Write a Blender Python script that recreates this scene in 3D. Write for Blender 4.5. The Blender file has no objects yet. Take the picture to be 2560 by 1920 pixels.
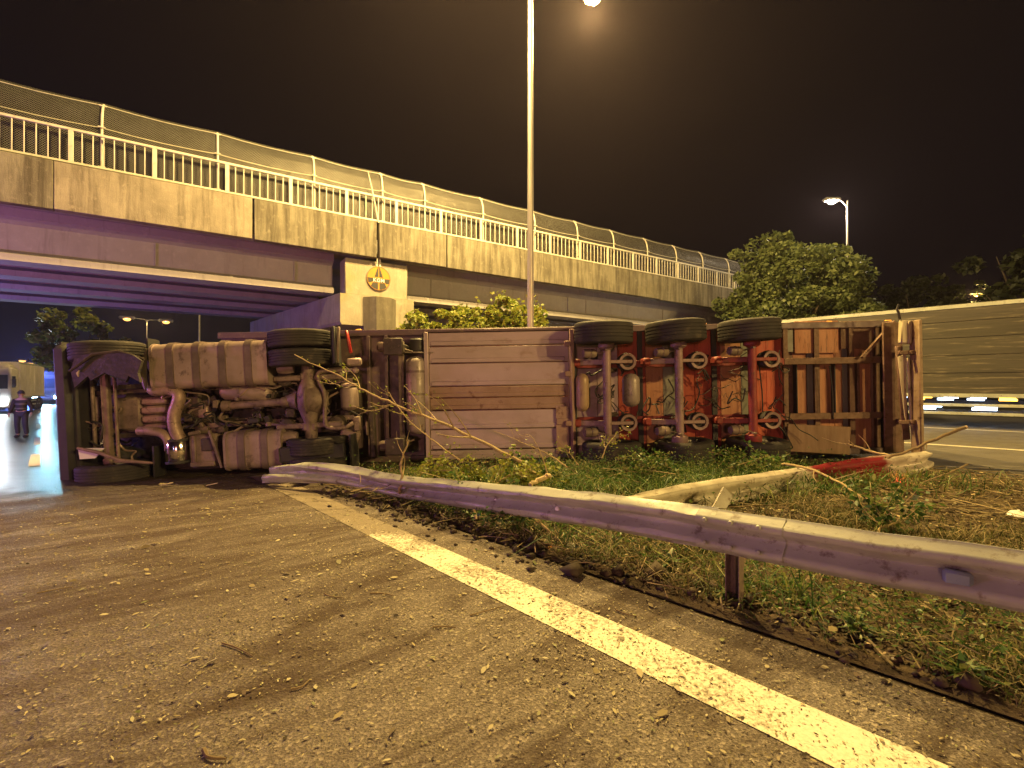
import bpy, bmesh, math, random
import numpy as np
from mathutils import Vector, Matrix, Euler

R = math.radians
random.seed(7)
rng = np.random.default_rng(7)
scn = bpy.context.scene
COL = scn.collection

# ------------------------------------------------------------------ camera
CAMZ = 1.55
cam_d = bpy.data.cameras.new('camera')
cam = bpy.data.objects.new('camera', cam_d)
COL.objects.link(cam)
cam.location = (0, 0, CAMZ)
cam.rotation_euler = (R(90), 0, 0)
cam_d.sensor_width = 36.0
cam_d.lens = 36.0 * 1200 / 2560
cam_d.shift_y = 5 / 2560
cam_d.clip_start = 0.05
cam_d.clip_end = 4000
scn.camera = cam

# ------------------------------------------------------------------ world: clear night sky with a little town glow
world = bpy.data.worlds.new('World')
scn.world = world
world.use_nodes = True
wn = world.node_tree
wn.nodes.clear()
wout = wn.nodes.new('ShaderNodeOutputWorld')
wadd = wn.nodes.new('ShaderNodeAddShader')
wb1 = wn.nodes.new('ShaderNodeBackground')
wb2 = wn.nodes.new('ShaderNodeBackground')
sky = wn.nodes.new('ShaderNodeTexSky')
sky.sky_type = 'NISHITA'
sky.sun_disc = False
sky.sun_elevation = R(-6)
sky.sun_rotation = R(-60)
wb1.inputs['Strength'].default_value = 0.05
wb2.inputs['Color'].default_value = (0.62, 0.44, 0.60, 1)
wb2.inputs['Strength'].default_value = 0.0056
wn.links.new(sky.outputs[0], wb1.inputs['Color'])
wn.links.new(wb1.outputs[0], wadd.inputs[0])
wn.links.new(wb2.outputs[0], wadd.inputs[1])
wn.links.new(wadd.outputs[0], wout.inputs[0])

# ------------------------------------------------------------------ exposure / render
scn.view_settings.view_transform = 'Standard'
scn.view_settings.look = 'None'
scn.view_settings.exposure = 0.0
scn.view_settings.gamma = 1.0
scn.view_settings.use_curve_mapping = False
scn.render.engine = 'CYCLES'
scn.cycles.use_denoising = True
scn.cycles.max_bounces = 4
scn.cycles.diffuse_bounces = 2
scn.cycles.use_adaptive_sampling = True
scn.cycles.adaptive_threshold = 0.02
scn.cycles.glossy_bounces = 3
scn.cycles.transmission_bounces = 3
scn.cycles.transparent_max_bounces = 8
scn.cycles.volume_bounces = 0
scn.cycles.sample_clamp_indirect = 4.0
scn.cycles.caustics_reflective = False
scn.cycles.caustics_refractive = False

SODIUM = (1.0, 0.67, 0.21)
HAZE = 0.00036
def lamp(name, loc, power, color, radius=0.15, kind='POINT', rot=None, cone=None, blend=0.4):
    d = bpy.data.lights.new(name, kind)
    d.energy = power
    d.color = color
    d.shadow_soft_size = radius
    if cone:
        d.spot_size = R(cone); d.spot_blend = blend
    o = bpy.data.objects.new(name, d)
    COL.objects.link(o)
    o.location = loc
    if rot: o.rotation_euler = rot
    return o
# faint moon-like fill, added to shade the dark truck parts
msun = bpy.data.lights.new('moon_fill', 'SUN'); msun.energy = 0.012; msun.angle = R(0.6); msun.color = (0.75, 0.82, 1.0)
mo = bpy.data.objects.new('moon_fill', msun); COL.objects.link(mo); mo.rotation_euler = (R(50), 0, R(-35))

# road frame: q runs away along the carriageway, p across it to the right
DR = Vector((-0.7001, 0.7141, 0)); NR = Vector((0.7141, 0.7001, 0))
POLES = [Vector((0.50, 13.0, 0)), Vector((-31.2, 47.9, 0)), Vector((-62.9, 82.7, 0))]
POLE_BACK = Vector((32.2, -21.9, 0))
LAMPZ = 13.42
ARM = 2.7
# the pair of sodium lamps over the crash, and the neighbours along the median
K1 = 14500
lamp('street_light', POLES[0] - NR*ARM + Vector((0,0,LAMPZ-.32)), K1, SODIUM, .16)
lamp('street_light', POLES[0] + NR*ARM + Vector((0,0,LAMPZ-.32)), K1, SODIUM, .16)
lamp('street_light', POLES[1] - NR*ARM + Vector((0,0,LAMPZ-.32)), K1, SODIUM, .16)
lamp('street_light', POLES[1] + NR*ARM + Vector((0,0,LAMPZ-.32)), K1, SODIUM, .16)
lamp('street_light', POLE_BACK - NR*ARM + Vector((0,0,LAMPZ-.3)), K1*1.9, SODIUM, .16)
lamp('street_light', POLE_BACK + NR*ARM + Vector((0,0,LAMPZ-.3)), K1*1.9, SODIUM, .16)
# beacons of the patrol vehicles stopped on the road behind and to the side of the photographer
lamp('patrol_beacon_blue', (-20.0, 12.0, 2.0), 1100, (0.26, 0.24, 1.0), .25)
lamp('patrol_beacon_blue', (-15.5, 5.2, 1.9), 1050, (0.34, 0.22, 1.0), .25)
lamp('patrol_beacon_red', (-15.0, 4.2, 1.9), 1300, (1.0, 0.26, 0.34), .25)
lamp('patrol_beacon_blue', (-9, -10, 2.2), 210, (0.52, 0.42, 1.0), .25)
lamp('patrol_beacon_red', (-2.5, -11.0, 2.0), 1900, (1.0, 0.42, 0.34), .25)

# ------------------------------------------------------------------ helpers
def at(dx, dy, Y):
    """point at depth Y that shows at (dx, dy) of the 2212-wide view"""
    return Vector(((dx-1106)/1036.9*Y, Y, CAMZ-(dy-833.8)/1036.9*Y))

def W(q, p, z=0.0):
    v = DR*q + NR*p
    return Vector((v.x, v.y, z))

def sstep(a, b, x):
    t = np.clip((np.asarray(x, float)-a)/(b-a), 0, 1)
    return t*t*(3-2*t)

def gz_qp(q, p):
    z = -0.40*sstep(12, 24, q)
    z = z + 0.16*sstep(3.3, 6.0, p) - 0.04*sstep(9.2, 10.8, p)
    return z
def gz(x, y):
    q = DR.x*np.asarray(x)+DR.y*np.asarray(y); p = NR.x*np.asarray(x)+NR.y*np.asarray(y)
    return gz_qp(q, p)

def tag(o, label=None, cat=None, group=None, kind=None):
    if label: o['label'] = label
    if cat: o['category'] = cat
    if group: o['group'] = group
    if kind: o['kind'] = kind
    return o

def empty(name, loc=(0,0,0), rot=(0,0,0)):
    o = bpy.data.objects.new(name, None)
    COL.objects.link(o)
    o.location = loc; o.rotation_euler = rot
    o.empty_display_size = .2
    return o

class MB:
    """collects shapes for ONE mesh"""
    def __init__(s):
        s.v = []; s.f = []; s.mi = []; s.m = 0
    def add(s, vs, fs):
        b = len(s.v)
        s.v.extend([tuple(v) for v in vs])
        s.f.extend([tuple(i+b for i in f) for f in fs])
        s.mi.extend([s.m]*len(fs))
        return s
    def box(s, c, size, rot=None, ch=None):
        c = Vector(c); hx, hy, hz = size[0]/2, size[1]/2, size[2]/2
        M = (rot if isinstance(rot, Matrix) else Euler(rot).to_matrix()) if rot else None
        if ch is None: ch = min(hx, hy, hz)*0.18
        vs = []; idx = {}
        for sx in (-1, 1):
            for sy in (-1, 1):
                for sz in (-1, 1):
                    for a in range(3):
                        p = [sx*hx, sy*hy, sz*hz]
                        for b in range(3):
                            if b != a: p[b] -= (sx, sy, sz)[b]*ch
                        idx[(sx, sy, sz, a)] = len(vs)
                        v = Vector(p)
                        if M: v = M @ v
                        vs.append(v+c)
        fs = []
        o = [(-1,-1), (1,-1), (1,1), (-1,1)]
        for a in range(3):
            b, d = (a+1) % 3, (a+2) % 3
            for sg in (-1, 1):
                f = []
                for (u, w) in o:
                    k = [0,0,0]; k[a] = sg; k[b] = u; k[d] = w
                    f.append(idx[(k[0], k[1], k[2], a)])
                fs.append(f if sg > 0 else f[::-1])
        for a in range(3):           # edges along axis a
            b, d = (a+1) % 3, (a+2) % 3
            for u in (-1, 1):
                for w in (-1, 1):
                    k0 = [0,0,0]; k1 = [0,0,0]
                    k0[a] = -1; k1[a] = 1
                    k0[b] = k1[b] = u; k0[d] = k1[d] = w
                    f = [idx[(*k0, b)], idx[(*k1, b)], idx[(*k1, d)], idx[(*k0, d)]]
                    fs.append(f if u*w < 0 else f[::-1])
        for sx in (-1, 1):
            for sy in (-1, 1):
                for sz in (-1, 1):
                    f = [idx[(sx, sy, sz, 0)], idx[(sx, sy, sz, 1)], idx[(sx, sy, sz, 2)]]
                    fs.append(f if sx*sy*sz > 0 else f[::-1])
        return s.add(vs, fs)
    def bar(s, p0, p1, w, h, up=(0,0,1), ch=None):
        p0 = Vector(p0); p1 = Vector(p1); d = p1-p0; L = d.length
        x = d.normalized(); u = Vector(up)
        y = u.cross(x)
        if y.length < 1e-4: y = Vector((0,1,0)).cross(x)
        if y.length < 1e-4: y = Vector((1,0,0)).cross(x)
        y.normalize(); z = x.cross(y)
        M = Matrix((x, y, z)).transposed()
        return s.box((p0+p1)/2, (L, w, h), M, ch)
    def tube(s, pts, r, n=8, caps=True):
        pts = [Vector(p) for p in pts]
        rs = r if isinstance(r, (list, tuple)) else [r]*len(pts)
        vs = []; fs = []
        prev = None
        for i, p in enumerate(pts):
            if i == 0: t = pts[1]-pts[0]
            elif i == len(pts)-1: t = pts[-1]-pts[-2]
            else: t = (pts[i+1]-pts[i]).normalized()+(pts[i]-pts[i-1]).normalized()
            t.normalize()
            if prev is None:
                a = Vector((0,0,1)) if abs(t.z) < .9 else Vector((1,0,0))
                u = t.cross(a).normalized()
            else:
                u = prev - t*prev.dot(t)
                u = u.normalized() if u.length > 1e-5 else t.orthogonal().normalized()
            prev = u; w = t.cross(u)
            for k in range(n):
                an = 2*math.pi*k/n
                vs.append(p+(u*math.cos(an)+w*math.sin(an))*rs[i])
        for i in range(len(pts)-1):
            for k in range(n):
                a = i*n+k; b = i*n+(k+1) % n
                fs.append((a, b, b+n, a+n))
        if caps:
            fs.append(tuple(range(n))[::-1]); m = (len(pts)-1)*n
            fs.append(tuple(m+k for k in range(n)))
        return s.add(vs, fs)
    def cyl(s, p0, p1, r0, r1=None, n=16, caps=True):
        return s.tube([p0, p1], [r0, r0 if r1 is None else r1], n, caps)
    def lathe(s, prof, c, axis=(0,0,1), n=24, close=False):
        """prof: (radius, height) list along axis from c"""
        ax = Vector(axis).normalized(); u = ax.orthogonal().normalized(); w = ax.cross(u); c = Vector(c)
        vs = []; fs = []; m = len(prof)
        for k in range(n):
            an = 2*math.pi*k/n
            d = u*math.cos(an)+w*math.sin(an)
            for (r, h) in prof: vs.append(c+ax*h+d*r)
        for k in range(n):
            k2 = (k+1) % n
            for i in range(m if close else m-1):
                j = (i+1) % m
                fs.append((k*m+i, k2*m+i, k2*m+j, k*m+j))
        return s.add(vs, fs)
    def prism(s, poly, d0, d1, fn):
        """poly of (u,v); fn(u,v,d)->point"""
        n = len(poly)
        vs = [fn(u, v, d0) for u, v in poly]+[fn(u, v, d1) for u, v in poly]
        fs = [tuple(range(n))[::-1], tuple(range(n, 2*n))]
        for i in range(n):
            j = (i+1) % n
            fs.append((i, j, j+n, i+n))
        return s.add(vs, fs)
    def quad(s, a, b, c, d): return s.add([a, b, c, d], [(0,1,2,3)])
    def sweep(s, path, frames, prof, thick=None, closed=False):
        """profile (a,b) swept along path; frames = list of (A,B) vectors"""
        m = len(prof); vs = []; fs = []
        for p, (A, B) in zip(path, frames):
            for (a, b) in prof: vs.append(Vector(p)+A*a+B*b)
        for i in range(len(path)-1):
            for k in range(m if closed else m-1):
                j = (k+1) % m
                fs.append((i*m+k, i*m+j, (i+1)*m+j, (i+1)*m+k))
        if closed:
            fs.append(tuple(range(m))[::-1]); fs.append(tuple((len(path)-1)*m+k for k in range(m)))
        return s.add(vs, fs)
    def mesh(s, name, mats, off=None, smooth=True, ang=38):
        me = bpy.data.meshes.new(name)
        v = s.v if off is None else [(a-off[0], b-off[1], c-off[2]) for a, b, c in s.v]
        me.from_pydata(v, [], s.f)
        for m in mats: me.materials.append(m)
        if len(mats) > 1: me.polygons.foreach_set('material_index', s.mi)
        bm = bmesh.new(); bm.from_mesh(me)
        bmesh.ops.recalc_face_normals(bm, faces=bm.faces)
        bm.to_mesh(me); bm.free()
        if smooth:
            me.polygons.foreach_set('use_smooth', [True]*len(me.polygons))
            me.set_sharp_from_angle(angle=R(ang))
        me.update()
        return me
    def build(s, name, mat, parent=None, smooth=True, local=True, ang=38):
        """local: coordinates are the parent's own; else world coordinates under an unrotated parent at its location"""
        mats = mat if isinstance(mat, (list, tuple)) else [mat]
        off = None
        if parent is not None and not local:
            off = Vector((0,0,0)); o = parent
            while o is not None:
                off = off+o.location; o = o.parent
        me = s.mesh(name, mats, off, smooth, ang)
        o = bpy.data.objects.new(name, me)
        COL.objects.link(o); o.parent = parent
        return o

def solo(name, mb, mat, label, cat, group=None, kind=None, origin=None, smooth=True):
    """a thing of one mesh; origin at its base"""
    mats = mat if isinstance(mat, (list, tuple)) else [mat]
    origin = Vector(origin) if origin is not None else None
    me = mb.mesh(name, mats, origin, smooth)
    o = bpy.data.objects.new(name, me); COL.objects.link(o)
    if origin is not None: o.location = origin
    return tag(o, label, cat, group, kind)

def inst(me, name, parent, loc=(0,0,0), rot=(0,0,0), scale=(1,1,1)):
    o = bpy.data.objects.new(name, me); COL.objects.link(o)
    o.parent = parent; o.location = loc; o.rotation_euler = rot; o.scale = scale
    return o

def np_mesh(name, V, F, mat, label=None, cat=None, kind=None, parent=None, group=None):
    """V (n,3), F (m,k) arrays"""
    me = bpy.data.meshes.new(name)
    n, m, k = len(V), len(F), F.shape[1]
    me.vertices.add(n); me.vertices.foreach_set('co', np.asarray(V, np.float32).ravel())
    me.loops.add(m*k); me.polygons.add(m)
    me.loops.foreach_set('vertex_index', np.asarray(F, np.int32).ravel())
    me.polygons.foreach_set('loop_start', np.arange(m, dtype=np.int32)*k)
    me.polygons.foreach_set('loop_total', np.full(m, k, np.int32))
    me.materials.append(mat)
    me.update(calc_edges=True); me.validate()
    o = bpy.data.objects.new(name, me); COL.objects.link(o); o.parent = parent
    return tag(o, label, cat, group, kind)

def lettering(name, body, size, mat, parent, loc, rot=(0,0,0), extrude=.004, offset=0., space=1.):
    td = bpy.data.curves.new(name, 'FONT'); td.body = body; td.size = size; td.extrude = extrude; td.offset = offset; td.space_character = space; td.align_x = 'CENTER'
    o = bpy.data.objects.new('tmp', td); COL.objects.link(o)
    bpy.context.view_layer.update()
    me = bpy.data.meshes.new_from_object(o.evaluated_get(bpy.context.evaluated_depsgraph_get()))
    bpy.data.objects.remove(o); me.name = name; me.materials.clear(); me.materials.append(mat)
    return inst(me, name, parent, loc, rot)

# ------------------------------------------------------------------ materials
def newmat(name):
    m = bpy.data.materials.new(name); m.use_nodes = True
    nt = m.node_tree; nt.nodes.clear()
    out = nt.nodes.new('ShaderNodeOutputMaterial')
    bs = nt.nodes.new('ShaderNodeBsdfPrincipled')
    nt.links.new(bs.outputs[0], out.inputs[0])
    return m, nt, bs, out
def nd(nt, t, **kw):
    n = nt.nodes.new(t)
    for k, v in kw.items():
        if k in n.inputs: n.inputs[k].default_value = v
        else: setattr(n, k, v)
    return n
def noise(nt, vec, scale, detail=4, rough=.6, dist=0):
    n = nt.nodes.new('ShaderNodeTexNoise')
    n.inputs['Scale'].default_value = scale; n.inputs['Detail'].default_value = detail
    n.inputs['Roughness'].default_value = rough; n.inputs['Distortion'].default_value = dist
    if vec is not None: nt.links.new(vec, n.inputs['Vector'])
    return n.outputs[0]
def ramp(nt, fac, stops):
    n = nt.nodes.new('ShaderNodeValToRGB')
    cr = n.color_ramp
    while len(cr.elements) < len(stops): cr.elements.new(.5)
    for e, (p, c) in zip(cr.elements, stops):
        e.position = p; e.color = (c, c, c, 1) if isinstance(c, (int, float)) else (*c, 1)
    nt.links.new(fac, n.inputs[0])
    return n.outputs[0]
def mix(nt, fac, a, b, mode='MIX'):
    n = nt.nodes.new('ShaderNodeMix'); n.data_type = 'RGBA'; n.blend_type = mode
    for i, v in ((0, fac), (6, a), (7, b)):
        if hasattr(v, 'is_linked') or hasattr(v, 'links'): nt.links.new(v, n.inputs[i])
        elif i == 0: n.inputs[0].default_value = v
        else: n.inputs[i].default_value = (*v, 1)
    return n.outputs[2]
def math_(nt, op, a, b=None):
    n = nt.nodes.new('ShaderNodeMath'); n.operation = op
    for i, v in ((0, a), (1, b)):
        if v is None: continue
        if hasattr(v, 'links'): nt.links.new(v, n.inputs[i])
        else: n.inputs[i].default_value = v
    return n.outputs[0]
def coords(nt, stretch=(1,1,1), rot=(0,0,0), which='Object'):
    tc = nt.nodes.new('ShaderNodeTexCoord'); mp = nt.nodes.new('ShaderNodeMapping')
    mp.inputs['Scale'].default_value = stretch; mp.inputs['Rotation'].default_value = rot
    nt.links.new(tc.outputs[which], mp.inputs['Vector'])
    return mp.outputs[0]
def bump(nt, bs, h, strength=.3, dist=.02):
    b = nt.nodes.new('ShaderNodeBump'); b.inputs['Strength'].default_value = strength; b.inputs['Distance'].default_value = dist
    nt.links.new(h, b.inputs['Height']); nt.links.new(b.outputs[0], bs.inputs['Normal'])

def M(name, c1, c2=None, rough=.6, metal=0., scale=3., lo=.35, hi=.65, c3=None, s3=14., bmp=0., bs_=40., stretch=(1,1,1), rvar=.12, spec=.5):
    """painted / worn surface: two tones in patches, a third in spots"""
    m, nt, bs, out = newmat(name)
    v = coords(nt, stretch)
    n1 = noise(nt, v, scale, 5, .62)
    c2 = c2 or tuple(x*.6 for x in c1)
    col = mix(nt, ramp(nt, n1, [(lo, 0.), (hi, 1.)]), c1, c2)
    if c3:
        n3 = noise(nt, v, s3, 6, .7)
        col = mix(nt, ramp(nt, n3, [(.56, 0.), (.68, 1.)]), col, c3)
    nt.links.new(col, bs.inputs['Base Color'])
    rr = ramp(nt, noise(nt, v, scale*4, 3), [(.3, max(.03, rough-rvar)), (.7, min(1, rough+rvar))])
    nt.links.new(rr, bs.inputs['Roughness'])
    bs.inputs['Metallic'].default_value = metal
    bs.inputs['Specular IOR Level'].default_value = spec
    if bmp: bump(nt, bs, noise(nt, v, bs_, 4), bmp, .01)
    return m

def emit(name, col, strength):
    m, nt, bs, out = newmat(name)
    bs.inputs['Base Color'].default_value = (*col, 1)
    bs.inputs['Emission Color'].default_value = (*col, 1)
    bs.inputs['Emission Strength'].default_value = strength
    return m

def leafmat(name, cols, rough=.55, trans=.35):
    m, nt, bs, out = newmat(name)
    g = nt.nodes.new('ShaderNodeNewGeometry')
    k = len(cols)
    col = ramp(nt, g.outputs['Random Per Island'], [(i/(k-1), c) for i, c in enumerate(cols)])
    nt.links.new(col, bs.inputs['Base Color']); bs.inputs['Roughness'].default_value = rough
    tr = nt.nodes.new('ShaderNodeBsdfTranslucent'); nt.links.new(col, tr.inputs[0])
    mx = nt.nodes.new('ShaderNodeMixShader'); mx.inputs[0].default_value = trans
    nt.links.new(bs.outputs[0], mx.inputs[1]); nt.links.new(tr.outputs[0], mx.inputs[2]); nt.links.new(mx.outputs[0], out.inputs[0])
    return m

def asphalt_mat():
    m, nt, bs, out = newmat('asphalt')
    v = coords(nt)
    # mud and water dragged across the road
    mp2 = nt.nodes.new('ShaderNodeMapping'); mp2.inputs['Scale'].default_value = (.5, 1.7, 1)
    nt.links.new(coords(nt, (1, 1, 1), (0, 0, R(-38))), mp2.inputs['Vector']); vs = mp2.outputs[0]
    streak = noise(nt, vs, .9, 9, .68, 1.6)
    patch = noise(nt, v, .35, 5, .6)
    vor = nt.nodes.new('ShaderNodeTexVoronoi'); vor.inputs['Scale'].default_value = 70; nt.links.new(v, vor.inputs['Vector'])
    grain = noise(nt, v, 95, 4, .75)
    base = mix(nt, ramp(nt, grain, [(.36, 0.), (.66, 1.)]), (.040, .032, .026), (.30, .25, .20))
    agg = mix(nt, ramp(nt, vor.outputs['Color'], [(.66, 0.), (.86, .9)]), base, (.40, .34, .27))
    mud = mix(nt, ramp(nt, streak, [(.45, 0.), (.60, .85)]), agg, (.046, .026, .014))
    col = mix(nt, ramp(nt, patch, [(.42, 0.), (.7, .45)]), mud, (.062, .040, .024))
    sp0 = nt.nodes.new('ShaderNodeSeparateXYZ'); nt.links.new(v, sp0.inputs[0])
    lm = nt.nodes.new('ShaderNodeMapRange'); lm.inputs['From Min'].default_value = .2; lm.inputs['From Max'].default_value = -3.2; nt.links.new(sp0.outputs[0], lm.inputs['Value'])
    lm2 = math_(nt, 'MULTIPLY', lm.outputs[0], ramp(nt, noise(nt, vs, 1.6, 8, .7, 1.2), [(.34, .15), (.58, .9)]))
    col = mix(nt, lm2, col, (.055, .032, .017))  # more mud towards the left, also painting in the dimmer light there
    # wet where the radiator and tanks spilled, up the road and round the cab
    tc = nt.nodes.new('ShaderNodeTexCoord')
    sep = nt.nodes.new('ShaderNodeSeparateXYZ'); nt.links.new(tc.outputs['Object'], sep.inputs[0])
    qq = math_(nt, 'ADD', math_(nt, 'MULTIPLY', sep.outputs[0], -.70), math_(nt, 'MULTIPLY', sep.outputs[1], .714))
    wob = math_(nt, 'MULTIPLY', math_(nt, 'SUBTRACT', noise(nt, v, .8, 5), .5), 7.0)
    w = math_(nt, 'ADD', qq, wob)
    wet = nt.nodes.new('ShaderNodeMapRange'); wet.inputs['From Min'].default_value = 7.9; wet.inputs['From Max'].default_value = 10.2
    nt.links.new(w, wet.inputs['Value'])
    rr = mix(nt, wet.outputs[0], ramp(nt, streak, [(.35, .62), (.65, .92)]), (.33, .33, .33))
    nt.links.new(rr, bs.inputs['Roughness'])
    dark = mix(nt, wet.outputs[0], col, mix(nt, .55, col, (.02, .02, .02)))
    nt.links.new(dark, bs.inputs['Base Color'])
    h = math_(nt, 'ADD', math_(nt, 'MULTIPLY', grain, 1.0), math_(nt, 'MULTIPLY', vor.outputs['Distance'], .8))
    h = math_(nt, 'ADD', h, math_(nt, 'MULTIPLY', noise(nt, vs, 6, 5), .5))
    bump(nt, bs, h, 1.0, .009)
    return m

def paint_mat():
    m, nt, bs, out = newmat('road_paint')
    v = coords(nt)
    wear = noise(nt, v, 34, 6, .75)
    big = noise(nt, v, 1.7, 4)
    crack = nt.nodes.new('ShaderNodeTexVoronoi'); crack.feature = 'DISTANCE_TO_EDGE'; crack.inputs['Scale'].default_value = 4
    dn = nt.nodes.new('ShaderNodeTexNoise'); dn.inputs['Scale'].default_value = 9; dn.inputs['Detail'].default_value = 5; nt.links.new(v, dn.inputs['Vector'])
    nt.links.new(mix(nt, .16, v, dn.outputs['Color']), crack.inputs['Vector'])
    c = mix(nt, ramp(nt, noise(nt, v, 60, 3), [(.3, 0.), (.7, 1.)]), (.76, .71, .56), (.60, .55, .42))
    k = math_(nt, 'ADD', math_(nt, 'MULTIPLY', wear, .75), math_(nt, 'MULTIPLY', big, .45))
    sep = nt.nodes.new('ShaderNodeSeparateXYZ'); nt.links.new(v, sep.inputs[0])
    k = math_(nt, 'ADD', k, ramp(nt, math_(nt, 'MULTIPLY', sep.outputs[1], .1), [(.44, 0.), (.53, .16), (.60, .34)]))
    c = mix(nt, ramp(nt, k, [(.60, 0.), (.72, .9)]), c, (.13, .095, .06))
    c = mix(nt, ramp(nt, crack.outputs[0], [(.0, .55), (.012, 0.)]), c, (.2, .15, .1))
    nt.links.new(c, bs.inputs['Base Color']); bs.inputs['Roughness'].default_value = .75
    bump(nt, bs, noise(nt, v, 150, 3), .35, .004)
    return m

def soil_mat():
    m, nt, bs, out = newmat('soil')
    v = coords(nt)
    c = mix(nt, ramp(nt, noise(nt, v, 3, 6, .7), [(.35, 0.), (.65, 1.)]), (.045, .028, .016), (.14, .095, .055))
    c = mix(nt, ramp(nt, noise(nt, v, 40, 4), [(.58, 0.), (.72, .7)]), c, (.22, .17, .10))
    nt.links.new(c, bs.inputs['Base Color']); bs.inputs['Roughness'].default_value = .95
    bump(nt, bs, noise(nt, v, 22, 6, .7), .9, .05)
    return m

def concrete_mat(name, c1, c2, dark=(.10, .085, .06), amount=.75, lo=.44, green=None):
    m, nt, bs, out = newmat(name)
    v = coords(nt); vs = coords(nt, (2.6, 2.6, .22))
    c = mix(nt, ramp(nt, noise(nt, v, 1.3, 6, .65), [(.35, 0.), (.68, 1.)]), c1, c2)
    st = noise(nt, vs, 1.6, 7, .68, .3)
    c = mix(nt, ramp(nt, st, [(lo, 0.), (lo+.22, amount)]), c, dark)
    c = mix(nt, ramp(nt, noise(nt, v, 5.5, 6, .75), [(.55, 0.), (.7, .55)]), c, tuple(x*1.25 for x in c1))
    if green: c = mix(nt, ramp(nt, noise(nt, v, .9, 4), [(.5, 0.), (.7, .6)]), c, green)
    nt.links.new(c, bs.inputs['Base Color']); bs.inputs['Roughness'].default_value = .88
    h = math_(nt, 'ADD', noise(nt, v, 30, 5), math_(nt, 'MULTIPLY', noise(nt, vs, 6, 4), .8))
    bump(nt, bs, h, .4, .02)
    return m

MAT = {}
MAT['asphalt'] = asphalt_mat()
MAT['paint'] = paint_mat()
MAT['soil'] = soil_mat()
MAT['fascia'] = concrete_mat('fascia_concrete', (.205, .188, .145), (.135, .12, .09), (.048, .039, .026), .85, .40)
MAT['fascia_new'] = concrete_mat('patched_concrete', (.28, .245, .19), (.18, .155, .118), (.058, .045, .03), .75, .46)
MAT['girder'] = concrete_mat('girder_concrete', (.33, .31, .31), (.28, .26, .26), (.13, .11, .11), .6, .55)
MAT['pier'] = concrete_mat('pier_concrete', (.31, .285, .225), (.23, .205, .16), (.13, .11, .08), .6, .5, (.26, .22, .07))
MAT['pier_old'] = concrete_mat('old_column_concrete', (.15, .132, .10), (.095, .082, .06), (.07, .06, .045), .8, .42)
MAT['railing'] = M('white_railing_paint', (.52, .50, .45), (.42, .40, .35), .5, 0, 2.5, c3=(.35, .25, .15), s3=9)
MAT['galv'] = M('galvanised_steel', (.43, .45, .37), (.30, .31, .25), .5, .1, 1.6, c3=(.17, .145, .11), s3=9, bmp=.1)
MAT['galv_worn'] = M('crumpled_zinc', (.55, .52, .46), (.36, .32, .27), .5, .45, 3, c3=(.2, .14, .09), s3=11, bmp=.15)
def torn_mat():
    m, nt, bs, out = newmat('crumpled_zinc_red_patch')
    v = coords(nt, (.5, .5, 4)); v2 = coords(nt)
    zinc = mix(nt, ramp(nt, noise(nt, v2, 4, 5), [(.35, 0.), (.65, 1.)]), (.62, .57, .46), (.42, .37, .29))
    zinc = mix(nt, ramp(nt, noise(nt, v2, 12, 5), [(.58, 0.), (.7, .8)]), zinc, (.15, .10, .06))
    red = mix(nt, ramp(nt, noise(nt, v, 5, 5), [(.4, 0.), (.75, 1.)]), (.16, .006, .014), (.20, .02, .026))
    sep = nt.nodes.new('ShaderNodeSeparateXYZ'); nt.links.new(v2, sep.inputs[0])
    x = math_(nt, 'ADD', sep.outputs[0], math_(nt, 'MULTIPLY', math_(nt, 'SUBTRACT', noise(nt, v, 2.5, 4), .5), .9))
    mk = ramp(nt, math_(nt, 'MULTIPLY', math_(nt, 'ADD', x, 1.), .3), [(.27, 0.), (.32, 1.), (.74, 1.), (.79, 0.)])
    zz = ramp(nt, sep.outputs[2], [(.40, 1.), (.46, 0.)])
    nt.links.new(mix(nt, math_(nt, 'MULTIPLY', mk, zz), zinc, red), bs.inputs['Base Color'])  # red patch partly paints in the red lamp's light on the rail
    bs.inputs['Roughness'].default_value = .5; bs.inputs['Metallic'].default_value = .15
    bump(nt, bs, noise(nt, v2, 20, 4), .2, .01)
    return m
MAT['torn'] = torn_mat()
MAT['wire'] = M('fence_wire', (.25, .24, .22), (.20, .19, .165), .55, .4, 2)
MAT['pole'] = M('lamp_post_steel', (.42, .41, .38), (.33, .31, .29), .5, .4, 1.5, stretch=(1,1,.3))
MAT['rubber'] = M('tyre_rubber', (.032, .030, .030), (.052, .046, .042), .78, 0, 3, c3=(.085, .07, .055), s3=7, bmp=.15, spec=.3)
MAT['rim'] = M('wheel_steel', (.28, .27, .26), (.16, .14, .12), .5, .5, 4)
MAT['grime'] = M('oily_chassis_steel', (.075, .056, .044), (.038, .029, .023), .62, .15, 3.2, c3=(.17, .125, .09), s3=9, bmp=.25)
MAT['grime_light'] = M('dusty_chassis_steel', (.25, .185, .15), (.12, .088, .07), .6, .15, 3.5, c3=(.075, .055, .042), s3=10, bmp=.2)
MAT['tank'] = M('dusty_aluminium_tank', (.38, .29, .265), (.24, .18, .16), .5, .2, 1.8, c3=(.12, .085, .07), s3=4.5, bmp=.12)
MAT['shade_black'] = M('wheel_shade_black', (.022, .019, .018), (.04, .032, .027), .75, 0, 5, c3=(.075, .055, .042), s3=7, bmp=.5, bs_=25)  # near-black for the added panel that darkens the upper front wheel
MAT['strap'] = M('tank_strap_steel', (.20, .15, .135), (.13, .098, .088), .5, .3, 5)
MAT['chrome'] = M('polished_muffler', (.75, .70, .62), (.55, .50, .44), .13, 1.0, 4, rvar=.05)
MAT['pipe'] = M('exhaust_pipe', (.38, .27, .22), (.24, .17, .135), .5, .35, 6, c3=(.11, .07, .05), s3=14)
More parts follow.
